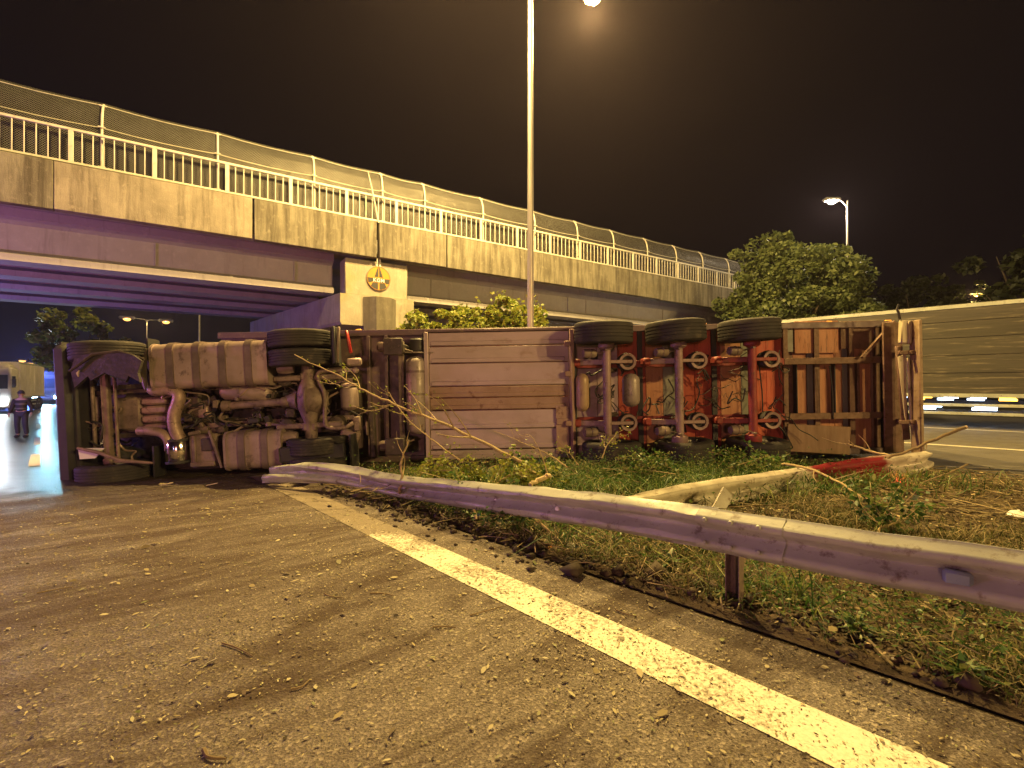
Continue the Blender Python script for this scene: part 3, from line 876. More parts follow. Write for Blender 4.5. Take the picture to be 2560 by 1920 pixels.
tb('belly_rim', MAT['steel_front'], lambda m: m.box(((bx0+bx1)/2, .86, zt+.035), (bx1-bx0+.2, .14, .05), ch=.008))
tb('belly_rim', MAT['steel_front'], lambda m: m.box(((bx0+bx1)/2, .86, zb-.05), (bx1-bx0+.2, .14, .06), ch=.008))

# floor of the rear half: boards and grey strips, each a piece
fx0 = bx1+.16
edges = [1244, 1290, 1335, 1378, 1395, 1432, 1462, 1500, 1540, 1556, 1600, 1625, 1655, 1690, 1712, 1742, 1760, 1800, 1818, 1840, 1880, 1912, 1942]
mats = ['belly', 'belly', 'plywood_red', 'frame_red', 'plywood', 'grey_strip', 'plywood_red', 'plywood_red', 'frame_red', 'plywood', 'grey_strip', 'plywood_red', 'plywood_red', 'frame_rust', 'plywood', 'grey_strip', 'plywood', 'plywood', 'grey_strip', 'plywood', 'plywood_dark', 'plywood_dark']
for i in range(len(edges)-1):
    xa, xc = L(edges[i], 850, 1.33).x, L(edges[i+1], 850, 1.33).x
    tb('floor_board', MAT[mats[i]], lambda m: m.box(((xa+xc)/2, 1.335+random.uniform(-.008, .008), 0), (xc-xa-.006, .05, 2.42), ch=.006))
# long chassis beams (I-shaped), red by the axles, brown to the rear
xm = L(1700, 850, .95).x
rz = .52
def ibeam(m, a, b, z, y0=1.03, y1=1.30, fw=.12):
    m.box(((a+b)/2, y0, z), (b-a, .022, fw), ch=.004); m.box(((a+b)/2, (y0+y1)/2, z), (b-a, y1-y0-.024, .02), ch=.004)
for s in (1, -1):
    tb('chassis_beam', MAT['frame_red'], lambda m: ibeam(m, fx0, xm, s*rz))
    tb('chassis_beam', MAT['frame_rust'], lambda m: ibeam(m, xm+.004, XR-.12, s*rz))
# cross members
for px, mt, full, wd in ((1386, 'black', 1, .10), (1548, 'black', 1, .10), (1704, 'frame_rust', 1, .09), (1772, 'frame_rust', 1, .10), (1848, 'frame_rust', 1, .10), (1862, 'frame_rust', 0, .05), (1905, 'frame_rust', 1, .09), (1728, 'black', 0, .02), (1811, 'black', 0, .02)):
    x = L(px, 850, 1.1).x
    tb('cross_member', MAT[mt], lambda m: (m.box((x, 1.25, 0), (.022, .11, 2.34 if full else 1.0), ch=.004), m.box((x, 1.19, 0), (wd, .018, 2.30 if full else .98), ch=.004)))
# upper and lower side sheets between wheels and rear
for (pa, pb, ya, yb, mt) in ((1716, 1812, 694, 762, 'plywood'), (1816, 1900, 694, 752, 'frame_rust'), (1692, 1714, 700, 760, 'grey_strip')):
    a, b = L(pa, ya, 1.22), L(pb, yb, 1.22)
    tb('side_sheet', MAT[mt], lambda m: m.box(((a.x+b.x)/2, 1.24, (a.z+b.z)/2), (b.x-a.x, .03, a.z-b.z), ch=.006))
a, b = L(1700, 920, 1.0), L(1838, 978, 1.0)
tb('side_sheet', MAT['plywood_dark'], lambda m: m.box(((a.x+b.x)/2, 1.02, (a.z+b.z)/2), (b.x-a.x, .04, a.z-b.z), (0, R(4), 0), ch=.01))
# axles
axx = []
for i, (pc, mt) in enumerate(((1312, 'axle'), (1468, 'axle'), (1627, 'frame_red'))):
    xa = L(pc, 850, .5).x; axx.append(xa)
    zu = (L(pc, (728, 727, 714)[i], .05).z)
    ax = tb('axle', MAT[mt], lambda m: (m.cyl((xa, .52, -.95), (xa, .52, .95), .073, n=16), m.lathe([(.12, -.93), (.14, -.90), (.14, -.80), (.08, -.76)], (xa, .52, 0), n=16), m.lathe([(.08, .76), (.14, .80), (.14, .90), (.12, .93)], (xa, .52, 0), n=16)))
    for s in (1, -1):
        wheel(TRL, 'super', xa+(-.05 if s > 0 else .06), .515, s*1.055, s, (1.5, -2, 2)[i])
        tb('trailing_arm', MAT[mt], lambda m: (m.bar((xa-.46, .80, s*.55), (xa+.02, .60, s*.55), .085, .10), m.bar((xa, .60, s*.55), (xa+.47, .62, s*.55), .11, .06)))
        tb('hanger_bracket', MAT['frame_red'], lambda m: m.box((xa-.50, .84, s*.55), (.14, .24, .14), ch=.03))
        sp = tb('air_spring', MAT['rubber'], lambda m: m.lathe([(.06, .0), (.145, .01), (.165, .05), (.165, .10), (.145, .15), (.15, .22), (.13, .26)], (xa+.40, .66, s*.55), (0, 1, 0), n=24))
        tb('spring_plate', MAT['axle'], lambda m: m.lathe([(.105, -.02), (.15, -.025), (.155, .0), (.15, .012), (.10, .01)], (xa+.40, .625, s*.55), (0, 1, 0), n=28, close=True), sp)
        bc = tb('brake_chamber', MAT['grime_light'], lambda m: (m.lathe([(.001, -.12), (.07, -.12), (.082, -.08), (.082, -.01), (.092, 0), (.082, .01), (.082, .08), (.06, .12), (.001, .12)], (xa-.30, .52, s*.70), (1, .25, 0), n=20), m.cyl((xa-.2, .50, s*.70), (xa-.02, .48, s*.74), .014, n=6), m.box((xa-.03, .45, s*.75), (.05, .16, .03))))
        tb('shock_absorber', MAT['grime'], lambda m: (m.cyl((xa+.05, .55, s*.40), (xa+.28, 1.15, s*.42), .036, n=10), m.cyl((xa+.12, .73, s*.406), (xa+.28, 1.15, s*.42), .045, n=10)))
# hanging air tanks at the first axle
for (px, pt, pb, r, mt) in ((1260, 806, 890, .12, 'airtank_tan'), (1366, 806, 880, .155, 'airtank')):
    c = L(px, 850, .62)
    tb('air_tank', MAT[mt], lambda m: (airtank(m, c.x, .72, L(px, pb, .62).z, L(px, pt, .62).z, r), m.cyl((c.x, .72-r-.012, c.z), (c.x, .72-r+.01, c.z), .03, n=12)))
# air hoses and cables between the axles
hr = random.Random(11)
def smooth_path(pts, n=4):
    pts = [Vector(p) for p in pts]; out = []
    P = [2*pts[0]-pts[1]]+pts+[2*pts[-1]-pts[-2]]
    for i in range(1, len(P)-2):
        for k in range(n):
            t = k/n; a, b, c, d = P[i-1], P[i], P[i+1], P[i+2]
            out.append(.5*((2*b)+(c-a)*t+(2*a-5*b+4*c-d)*t*t+(3*b-a-3*c+d)*t*t*t))
    out.append(pts[-1]); return out
for i in range(34):
    px = hr.uniform(1250, 1700); pz = hr.uniform(790, 925); y = hr.uniform(.75, 1.2)
    a = L(px, pz, y); pts = [a]
    for k in range(4):
        a = a+Vector((hr.uniform(-.16, .2), hr.uniform(-.08, .08), hr.uniform(-.24, .24))); pts.append(a)
    rr_ = hr.uniform(.008, .014)
    tb('air_hose', MAT['hose'], lambda m: m.tube(smooth_path(pts), rr_, 5))
# tangle of roots and wire snagged between the last two axles
for i in range(14):
    a = L(hr.uniform(1490, 1600), hr.uniform(800, 860), hr.uniform(.6, 1.0)); pts = [a]
    for k in range(4): a = a+Vector((hr.uniform(-.15, .25), hr.uniform(-.08, .08), hr.uniform(-.10, .10))); pts.append(a)
    tb('snagged_wire', MAT['grime'], lambda m: m.tube(smooth_path(pts), hr.uniform(.004, .008), 4))
# control rods along z in the rear bays
for px in (1640, 1792): 
    a, b = L(px, 790, 1.0), L(px+8, 905, 1.0)
    tb('brake_pipe', MAT['hose'], lambda m: m.tube([a, (a+b)/2+Vector((.02, 0, 0)), b], .012, 6))
# rear end: frame, bumper bar, underrun brackets, diagonal strut
tb('rear_frame', MAT['frame_rust'], lambda m: (m.box((XR-.05, 1.2, 0), (.10, .34, 2.48), ch=.02),))
tb('rear_bumper', MAT['bumper'], lambda m: (m.box((XR-.05, .52, -.02), (.07, .22, 2.42), ch=.015),))
tb('rear_panel', MAT['frame_rust'], lambda m: m.box((XR-.20, .86, 0), (.36, .04, 2.40), ch=.01))
tb('rear_plate', MAT['peeled'], lambda m: (m.box((XR-.17, .60, .99), (.20, .10, .42), (0, R(3), 0), ch=.02), m.box((XR-.14, .57, .98), (.05, .08, .40), ch=.01)))
tb('rear_plate', MAT['frame_rust'], lambda m: (m.box((XR-.19, .66, -.10), (.13, .06, 1.7), (0, R(-4), 0), ch=.02),))
tb('torn_trim', MAT['peeled'], lambda m: (m.box((XR-.12, .585, -.15), (.045, .03, 1.35), (0, R(-2), 0), ch=.01), m.prism([(XR-.30, .55), (XR-.16, .60), (XR-.17, -.62), (XR-.20, -.5)], .60, .62, lambda u, v, d: (u, d, v))))
for s in (1, -1):
    tb('bumper_bracket', MAT['frame_rust'], lambda m: (m.box((XR-.12, .80, s*.62), (.10, .62, .08), ch=.015), m.box((XR-.16, .55, s*.62), (.36, .05, .07), ch=.01)))
a, b = L(1862, 772, .95), L(1932, 694, .95)
tb('diagonal_strut', MAT['frame_rust'], lambda m: m.bar(a, b, .06, .05))
a = L(1944, 690, .6)
tb('bent_hook', MAT['hose'], lambda m: m.tube([a, a+Vector((-.02, 0, .12)), a+Vector((-.05, 0, .18)), a+Vector((-.02, 0, .27))], [.022, .02, .02, .014], 6))
for px in (775, 1520, 1790, 1918):
    x = L(px, 712, 1.25).x
    tb('marker_lamp', MAT['amber'], lambda m: m.box((x, 1.24, 1.275), (.11, .05, .035), ch=.01))

# ------------------------------------------------------------------ tractor unit
TRC = tag(empty('tractor_unit', (-5.0, 7.80, 1.20), (0, R(-3.0), R(4.5))), 'overturned lorry tractor on its side showing tanks, axles and exhaust underneath', 'tractor unit')
F2 = Frame(TRC); L2 = F2.L
def cb(name, mat, fn, parent=TRC, **kw):
    m = MB(); fn(m); return m.build(name, mat, parent, **kw)
xfb = L2(150, 900, .6).x; xrear = L2(760, 850, .9).x
fz = .37
for s in (1, -1):
    cb('frame_rail', MAT['grime_light'], lambda m: (m.box(((xfb+xrear)/2+.15, .92, s*fz), (xrear-xfb-.2, .27, .012), ch=.003), m.box(((xfb+xrear)/2+.15, .79, s*(fz-.035)), (xrear-xfb-.2, .014, .085), ch=.003)))
for x_ in (xfb+.35, xfb+1.9, xfb+3.0, xrear-.9, xrear-.1):
    cb('cross_member', MAT['grime'], lambda m: m.box((x_, .92, 0), (.09, .16, .72)))
# cab lying behind its bumper
cab = cb('cab', MAT['cab'], lambda m: (m.box((xfb+1.15, 2.25, 0), (2.1, 2.1, 2.42), ch=.12), m.box((xfb+1.2, 3.45, 0), (1.7, .45, 2.2), ch=.18)))
cb('windscreen', MAT['black'], lambda m: m.box((xfb+.095, 2.45, 0), (.03, .95, 2.1), ch=.01), cab)
for s in (1, -1): cb('side_window', MAT['black'], lambda m: m.box((xfb+.9, 2.5, s*1.212), (.9, .7, .012), ch=.004), cab)
cb('cab_floor', MAT['grime'], lambda m: (m.box((xfb+1.15, 1.24, 0), (2.1, .06, 2.36), ch=.02),))
cb('front_bumper', MAT['black'], lambda m: (m.box((xfb+.13, .62, -.02), (.26, .68, 2.36), ch=.07), m.box((xfb+.30, .50, 0), (.10, .34, 2.2), ch=.03)))
for s in (1, -1):
    hl = cb('headlamp', MAT['sign_white'], lambda m: m.box((xfb+.18, .42, s*1.02), (.20, .12, .26), ch=.03))
cb('broken_panel', MAT['sign_white'], lambda m: m.prism([(L2(168, 968, .2).x, L2(168, 968, .2).z), (L2(225, 968, .2).x, L2(225, 968, .2).z), (L2(205, 990, .2).x, L2(205, 990, .2).z), (L2(172, 992, .2).x, L2(172, 992, .2).z)], .2, .225, lambda u, v, d: (u, d, v)))
# front axle, links and steering
xa = L2(227, 900, .45).x
cb('front_axle', MAT['grime_light'], lambda m: (m.box((xa, .50, 0), (.12, .11, 1.62), ch=.02), m.box((xa-.035, .46, 0), (.03, .04, 1.5), ch=.008), m.box((xa, .50, .83), (.15, .16, .12), ch=.03), m.box((xa, .50, -.83), (.15, .16, .12), ch=.03)))
cb('track_rod', MAT['grime_light'], lambda m: (m.cyl((xa+.16, .48, -.84), (xa+.16, .48, .80), .026, n=10), m.box((xa+.14, .48, .82), (.1, .06, .05)), m.box((xa+.14, .48, -.84), (.1, .06, .05))))
cb('anti_roll_bar', MAT['grime_light'], lambda m: m.tube(smooth_path([(xa-.62, .72, .62), (xa-.30, .55, .64), (xa-.22, .50, .60), (xa-.20, .48, 0), (xa-.22, .50, -.60), (xa-.30, .55, -.66), (xa-.62, .72, -.64)]), .03, 8))
for s in (1, -1):
    wheel(TRC, 'steer', xa+.06, .52, s*1.02, s, 0)
    cb('leaf_spring', MAT['grime'], lambda m: [m.box((xa+.05, .64+.025*k, s*.42), (1.5-.22*k, .018, .08), ch=.004) for k in range(4)])
    cb('drag_link', MAT['grime_light'], lambda m: m.tube([(xa+.1, .55, s*.70), (xa-.5, .62, s*.66)], .024, 8))
    # wheel arch lining
    cb('wheel_arch', MAT['black'], lambda m: m.sweep([(xa+.05+.68*math.cos(a_), .54+.68*math.sin(a_), 0) for a_ in [R(d_) for d_ in range(-8, 189, 14)]],
        [(Vector((0, 0, 1)), Vector((math.cos(a_), math.sin(a_), 0))) for a_ in [R(d_) for d_ in range(-8, 189, 14)]], [(s*.62, 0), (s*1.22, 0), (s*1.22, .03), (s*.62, .03)], closed=True))
cb('bent_trim', MAT['pipe'], lambda m: m.tube([L2(168, 968, .12), L2(215, 978, .10), L2(262, 995, .10), L2(330, 1000, .15)], [.025, .03, .034, .02], 7))
cb('torn_bracket', MAT['peeled'], lambda m: m.prism([(L2(dx, dy, .35).x, L2(dx, dy, .35).z) for dx, dy in ((210, 797), (220, 800), (226, 797), (232, 800), (226, 810), (214, 808))], .35, .38, lambda u, v, d: (u, d, v)))
cb('wheel_shade_panel', MAT['shade_black'], lambda m: (m.prism([(L2(dx, dy, .02).x, L2(dx, dy, .02).z) for dx, dy in ((148, 800), (160, 772), (200, 764), (256, 760), (300, 768), (318, 780), (312, 806), (316, 826), (280, 812), (262, 826), (236, 806), (205, 822), (186, 812), (160, 838))], -.03, .03, lambda u, v, d: (u, d+.09*math.sin(u*9)+.05*math.sin(v*17+u*5), v)),), ang=20)  # added black panel hiding the upper front tyre, stands in for its shade
cb('shade_panel_edge', MAT['grime'], lambda m: m.tube([L2(150, 802, -.02), L2(200, 766, -.08), L2(256, 758, -.02), L2(312, 776, -.06)], [.02, .03, .025, .02], 6))
cb('shade_panel_scrap', MAT['peeled'], lambda m: m.prism([(L2(dx, dy, -.08).x, L2(dx, dy, -.08).z) for dx, dy in ((166, 806), (172, 800), (170, 814))], -.1, -.08, lambda u, v, d: (u, d, v)))
# radiator / sump / engine
cb('sump_guard', MAT['tank'], lambda m: m.box((xa-.42, .78, .02), (.34, .30, .52), ch=.06))
cb('engine_block', MAT['grime'], lambda m: (m.box((xa+.75, .98, .0), (1.3, .5, .62), ch=.05),))
o1, o2 = L2(243, 860, .62), L2(306, 930, .62)
cb('oil_pan', MAT['grime_light'], lambda m: m.box(((o1.x+o2.x)/2, .78, (o1.z+o2.z)/2), (o2.x-o1.x, .30, o1.z-o2.z), ch=.05))
o1, o2 = L2(302, 858, .6), L2(364, 932, .6)
cb('gearbox', MAT['pipe'], lambda m: ([m.box(((o1.x+o2.x)/2, .74-.01*(k % 2), o1.z-(o1.z-o2.z)*(k+.5)/4), (o2.x-o1.x, .30, (o1.z-o2.z)/4-.012), ch=.035) for k in range(4)], m.box(((o1.x+o2.x)/2+.5, .90, (o1.z+o2.z)/2), (.7, .34, .40), ch=.06)))
# exhaust run
cb('exhaust_pipe', MAT['pipe'], lambda m: m.tube(smooth_path([L2(318, 770, .55), L2(318, 822, .48), L2(332, 843, .42), L2(368, 842, .42), L2(387, 856, .42), L2(376, 895, .42), L2(378, 925, .42), L2(388, 948, .45)]), [.085]*8+[.095]*8+[.10]*13, 14))
cb('exhaust_pipe', MAT['pipe'], lambda m: m.tube(smooth_path([L2(300, 931, .45), L2(325, 931, .42), L2(352, 937, .42), L2(364, 952, .42), L2(366, 972, .48)]), .075, 14))
c1, c2 = L2(374, 948, .40), L2(376, 1003, .40)
mf = cb('muffler', MAT['chrome'], lambda m: m.lathe([(.02, c2.z-.0), (.19, c2.z), (.205, c2.z+.02), (.205, c1.z-.02), (.19, c1.z), (.02, c1.z)], (c1.x, .55, 0), n=36))
for z in (c1.z-.03, c2.z+.03): cb('muffler_band', MAT['black'], lambda m: m.lathe([(.206, z-.018), (.212, z-.018), (.212, z+.018), (.206, z+.018)], (c1.x, .55, 0), n=36, close=True), mf)
# battery / reservoir box beside the muffler
b1, b2 = L2(405, 940, .42), L2(470, 1008, .42)
cb('battery_box', MAT['grime_light'], lambda m: (m.box(((b1.x+b2.x)/2, .62, (b1.z+b2.z)/2), (b2.x-b1.x, .40, b1.z-b2.z), ch=.04), m.box((b1.x+.10, .41, (b1.z+b2.z)/2), (.06, .03, b1.z-b2.z-.04), ch=.01), m.box(((b1.x+b2.x)/2, .40, b2.z+.06), (b2.x-b1.x-.06, .03, .08), ch=.01)))
cb('battery_cover', MAT['grime'], lambda m: m.box(((b1.x+b2.x)/2+.1, .41, b1.z-.18), (.22, .03, .22), ch=.02))
# fuel tanks with straps
def fuel_tank(px0, py0, px1, py1, y, nst, rot=0):
    a, b = L2(px0, py0, y), L2(px1, py1, y)
    w, h = b.x-a.x, a.z-b.z; cx_, cz_ = (a.x+b.x)/2, (a.z+b.z)/2
    def rr2(hz, hy, rad):
        pts = []
        for (sx, sy) in ((1, 1), (-1, 1), (-1, -1), (1, -1)):
            for k in range(6):
                an = math.atan2(sy, sx)-R(45)+R(90)*k/5
                pts.append((sx*(hz-rad)+rad*math.cos(an), sy*(hy-rad)+rad*math.sin(an)))
        return pts
    t = cb('fuel_tank', MAT['tank'], lambda m: (m.prism(rr2(h/2-.012, .31, .13), cx_-w/2, cx_+w/2, lambda u, v, d: (d, y+.31+v, cz_+u)), m.prism(rr2(h/2+.002, .322, .14), cx_-w/2-.012, cx_-w/2+.03, lambda u, v, d: (d, y+.31+v, cz_+u)), m.prism(rr2(h/2+.002, .322, .14), cx_+w/2-.03, cx_+w/2+.012, lambda u, v, d: (d, y+.31+v, cz_+u))), ang=50)
    for k in range(nst):
        x = cx_-w/2+w*(k+.75)/(nst+.45)
        cb('tank_strap', MAT['strap'], lambda m: (m.prism(rr2(h/2+.012, .335, .15), x-.055, x+.055, lambda u, v, d: (d, y+.31+v, cz_+u)),), t, ang=50)
    return t
fuel_tank(322, 742, 578, 832, .30, 4)
fuel_tank(482, 934, 608, 1012, .28, 2)
cb('tank_step', MAT['grime_light'], lambda m: m.bar(L2(452, 930, .35), L2(480, 1010, .35), .05, .04))
cb('side_flap', MAT['grime'], lambda m: m.prism([(L2(dx, dy, .3).x, L2(dx, dy, .3).z) for dx, dy in ((296, 800), (318, 752), (316, 845), (308, 815))], .28, .31, lambda u, v, d: (u, d, v)))
# round air tank, propshaft, differential, rear axle
a, b = L2(478, 846, .62), L2(588, 848, .62)
at_ = cb('air_tank', MAT['tank'], lambda m: m.tube([a+Vector((-.01, 0, 0)), a+Vector((.02, 0, 0)), a+Vector((.08, 0, 0)), b-Vector((.08, 0, 0)), b-Vector((.02, 0, 0)), b], [.05, .11, .15, .15, .11, .05], 20))
xm_ = (a.x+b.x)/2-.08
cb('tank_band', MAT['strap'], lambda m: m.tube([(xm_-.02, a.y, a.z), (xm_+.02, a.y, a.z)], .156, 20), at_)
p1, p2 = L2(490, 877, .60), L2(622, 868, .55)
cb('propshaft', MAT['grime_light'], lambda m: (m.cyl(p1, p2, .068, n=16), m.tube([p2-Vector((.1, 0, 0)), p2, p2+Vector((.08, 0, 0))], [.085, .10, .07], 14), m.tube([p1-Vector((.06, 0, 0)), p1+Vector((.06, 0, 0))], [.10, .085], 14)))
dc = L2(664, 864, .42)
cb('differential', MAT['grime_light'], lambda m: (m.lathe([(.02, -.25), (.14, -.22), (.24, -.10), (.275, 0), (.26, .10), (.17, .22), (.10, .30)], (dc.x+.04, .56, dc.z), (1, 0, 0), n=28), m.lathe([(.275, -.02), (.30, -.015), (.30, .015), (.275, .02)], (dc.x, .56, dc.z), (1, 0, 0), n=28, close=True), m.tube([(dc.x-.42, .58, dc.z), (dc.x-.2, .57, dc.z)], [.09, .17], 18)))
cb('rear_axle', MAT['grime_light'], lambda m: (m.tube([(dc.x, .54, -.72), (dc.x, .54, -.35), (dc.x, .55, dc.z-.12), (dc.x, .55, dc.z+.12), (dc.x, .54, .42), (dc.x, .54, .72)], [.10, .12, .21, .21, .12, .10], 18),))
xd = dc.x
for s in (1, -1):
    wheel(TRC, 'drive', xd-.10*0-.04*s*0+(-.10 if s > 0 else .12), .52, s*1.09, s)
    wheel(TRC, 'drive', xd+(-.10 if s > 0 else .12), .52, s*.765, s)
    for dxx in (-.42, .42):
        cb('air_spring', MAT['grime'], lambda m: m.lathe([(.05, -.02), (.13, 0), (.15, .06), (.14, .14), (.15, .2), (.12, .25)], (xd+dxx, .55, s*.42), (0, 1, 0), n=20))
    cb('spring_beam', MAT['grime_light'], lambda m: (m.box((xd, .50, s*.42), (1.15, .07, .10), ch=.02), m.box((xd, .50, s*.44), (.24, .13, .16), ch=.03)))
    cb('torque_rod', MAT['grime_light'], lambda m: (m.cyl((xd-.75, .62, s*.36), (xd-.05, .46, s*.45), .028, n=10), m.lathe([(.055, -.035), (.055, .035)], (xd-.75, .62, s*.36), (0, 0, 1), n=12)))
    cb('brake_chamber', MAT['tank'], lambda m: (m.lathe([(.001, -.14), (.085, -.13), (.10, -.06), (.108, 0), (.10, .06), (.085, .13), (.001, .14)], (xd-.34, .44, s*.60), (1, .1, 0), n=20),))
    # mudguard shell and flap behind the drive wheels
    aa = [R(d_) for d_ in range(-22, 140, 12)]
    cb('mudguard', MAT['black'], lambda m: m.sweep([(xd+(-.10 if s > 0 else .12)+.63*math.cos(a_), .52+.63*math.sin(a_), 0) for a_ in aa], [(Vector((0, 0, 1)), Vector((math.cos(a_), math.sin(a_), 0))) for a_ in aa], [(s*.60, 0), (s*1.25, 0), (s*1.25, .035), (s*.60, .035)], closed=True))
cb('mud_flap', MAT['black'], lambda m: (m.box((xd+.60, .22, .93), (.05, .35, .62), ch=.01),))
cb('flap_edge', MAT['grime_light'], lambda m: (m.box((xd+.645, .13, .94), (.05, .05, .60), (0, R(6), 0), ch=.015),))
cb('tail_lamp', M('red_lens', (.40, .03, .03), (.32, .02, .02), .3), lambda m: (m.box((xd+.72, .55, 1.02), (.05, .10, .42), (0, R(-8), 0), ch=.02),))
c = L2(690, 978, .10)
cb('mud_flap', MAT['black'], lambda m: m.box((L2(672, 978, .1).x, .16, c.z), (1.08, .03, .27), (0, R(-1), 0), ch=.03))
lettering('flap_lettering', 'RE', .12, MAT['tank'], TRC, (c.x+.06, .138, c.z-.04), (R(90), 0, 0), .003)
# stabiliser, filters, rear cross frame
cb('stabiliser_bar', MAT['grime_light'], lambda m: m.tube(smooth_path([L2(742, 800, .42), L2(692, 803, .40), L2(688, 820, .40), L2(701, 850, .38), L2(702, 900, .38), L2(708, 922, .40), L2(740, 924, .40), L2(764, 914, .45)]), .036, 10))
f1, f2 = L2(752, 838, .55), L2(757, 884, .55)
cb('air_drier', MAT['tank'], lambda m: (m.lathe([(.02, f2.z-.03), (.12, f2.z), (.155, f2.z+.04), (.155, f1.z-.05), (.13, f1.z), (.02, f1.z+.02)], (f1.x, .62, 0), n=24), m.lathe([(.10, f1.z+.02), (.13, f1.z+.03), (.13, f1.z+.07), (.05, f1.z+.09)], (f1.x, .62, 0), n=20)))
cb('rear_bracket', MAT['tank'], lambda m: (m.box(L2(765, 782, .5), (.26, .12, .14), ch=.03), m.box(L2(748, 800, .5), (.40, .06, .06)), m.box(L2(768, 800, .45), (.10, .1, .10), ch=.03)))
cb('rear_bracket', MAT['grime_light'], lambda m: (m.box(L2(772, 915, .5), (.12, .10, .26), ch=.02), m.box(L2(755, 945, .55), (.34, .10, .28), (0, R(20), 0), ch=.03), m.box(L2(793, 925, .5), (.03, .10, .24), ch=.01)))
cb('fifth_wheel', MAT['grime'], lambda m: m.box((xd+.2, 1.16, 0), (1.1, .09, .95), ch=.03))
cb('splash_sheet', MAT['grime'], lambda m: m.box((xd-1.6, 1.12, 0), (2.6, .03, 2.2), ch=.01))
cb('rear_light_bar', MAT['grime'], lambda m: m.box((xd+1.02, .72, -.62), (.12, .14, .95), ch=.03))
# valves, brackets, hoses: oily clutter between the rails
hr = random.Random(5)
for i in range(64):
    c = L2(hr.uniform(385, 660), hr.uniform(836, 938), hr.uniform(.55, 1.0))
    cb('valve_block', MAT[hr.choice(['grime', 'grime_light', 'black', 'grime'])], lambda m: m.box(c, (hr.uniform(.05, .22), hr.uniform(.05, .16), hr.uniform(.05, .16)), (0, hr.uniform(-.4, .4), 0), ch=.012))
for i in range(96):
    a = L2(hr.uniform(160, 760), hr.uniform(815, 962), hr.uniform(.48, .95)); pts = [a]
    for k in range(4): a = a+Vector((hr.uniform(-.25, .30), hr.uniform(-.07, .07), hr.uniform(-.16, .16))); pts.append(a)
    r_ = hr.uniform(.008, .022)
    cb('hose', MAT[('hose', 'hose', 'pipe', 'grime_light')[i % 4]], lambda m: m.tube(smooth_path(pts), r_, 6))

# ================================================================== GUARD RAILS
WPROF = [(-.155, .0), (-.140, .012), (-.115, .070), (-.098, .082), (-.072, .082), (-.055, .070), (-.022, .010), (0, .0), (.022, .010), (.055, .070), (.072, .082), (.098, .082), (.115, .070), (.140, .012), (.155, .0)]
def wbeam(m, path, tw, face=(0, 0, 1), flat=None, jit=0., seed=0, depth=1.0, hsc=None):
    """path points; tw = lean in degrees at each point (0 = upright); outward normal is to the left of travel"""
    r = random.Random(seed); path = [Vector(p) for p in path]; fr = []
    for i, p in enumerate(path):
        t = (path[min(i+1, len(path)-1)]-path[max(i-1, 0)]); t.z = 0; t.normalize()
        out = Vector((-t.y, t.x, 0))
        up = Vector((0, 0, 1)); an = R(tw[i])
        A = up*math.cos(an)+out*math.sin(an); B = out*math.cos(an)-up*math.sin(an)
        if hsc: A = A*hsc[i]
        fr.append((A, B))
    pr = [(a, b*depth) for a, b in WPROF]; th = .006
    loop = pr+[(a, b-th) for a, b in pr[::-1]]
    n0 = len(m.v)
    m.sweep(path, fr, loop, closed=True)
    if jit:
        k = len(loop)//2
        for i in range(len(path)):
            for j in range(k):
                d = Vector((r.gauss(0, jit), r.gauss(0, jit), r.gauss(0, jit*.8)))
                for jj in (j, len(loop)-1-j):
                    v = m.v[n0+i*len(loop)+jj]; m.v[n0+i*len(loop)+jj] = (v[0]+d.x, v[1]+d.y, v[2]+d.z)
def dense(ctrl, step=.12):
    out = [ctrl[0]]
    pts = [Vector(c) for c in ctrl]
    sp = smooth_path(pts, 10)
    res = [sp[0]]; acc = 0
    for a, b in zip(sp, sp[1:]):
        acc += (b-a).length
        if acc >= step: res.append(b); acc = 0
    if (res[-1]-sp[-1]).length > .01: res.append(sp[-1])
    return res
gr = tag(empty('guard_rail', W(1.26, 3.5, 0)), 'grey steel guard rail along the verge with its far end bent down to the truck', 'guard rail')
PR = 3.46
# travel towards the camera's right so that 'left of travel' faces away -> use reversed order to face the road
near = [W(q, PR, z) for q, z in ((1.05, .528), (.5, .548), (-.08, .585), (-1.5, .60), (-4, .61), (-7, .61))][::-1]
m = MB(); P_ = dense(near, .3); wbeam(m, P_, [2]*len(P_), jit=.0015, seed=3)
m.build('rail_beam', MAT['galv'], gr, local=False)
e1, e2 = Vector((-2.42, 6.95, .255)), Vector((-3.80, 7.50, .16))
farp = [W(1.42, PR+.012, .522), W(2.0, PR+.01, .488), W(2.62, PR, .452), W(3.6, PR-.02, .375), W(4.7, PR-.06, .29), W(5.6, PR-.10, .225), e1, Vector((-3.1, 7.22, .25)), e2]
P_ = dense(farp, .12)
tw = []
for p in P_:
    q = DR.dot(p); tw.append(float(2+6*sstep(4.2, 6, q)-42*sstep(6.2, 6.6, q)*0+ -58*sstep(6.9, 8.0, q)))
m = MB(); wbeam(m, P_, tw, jit=.004, seed=4)
m.build('rail_beam', MAT['galv'], gr, local=False)
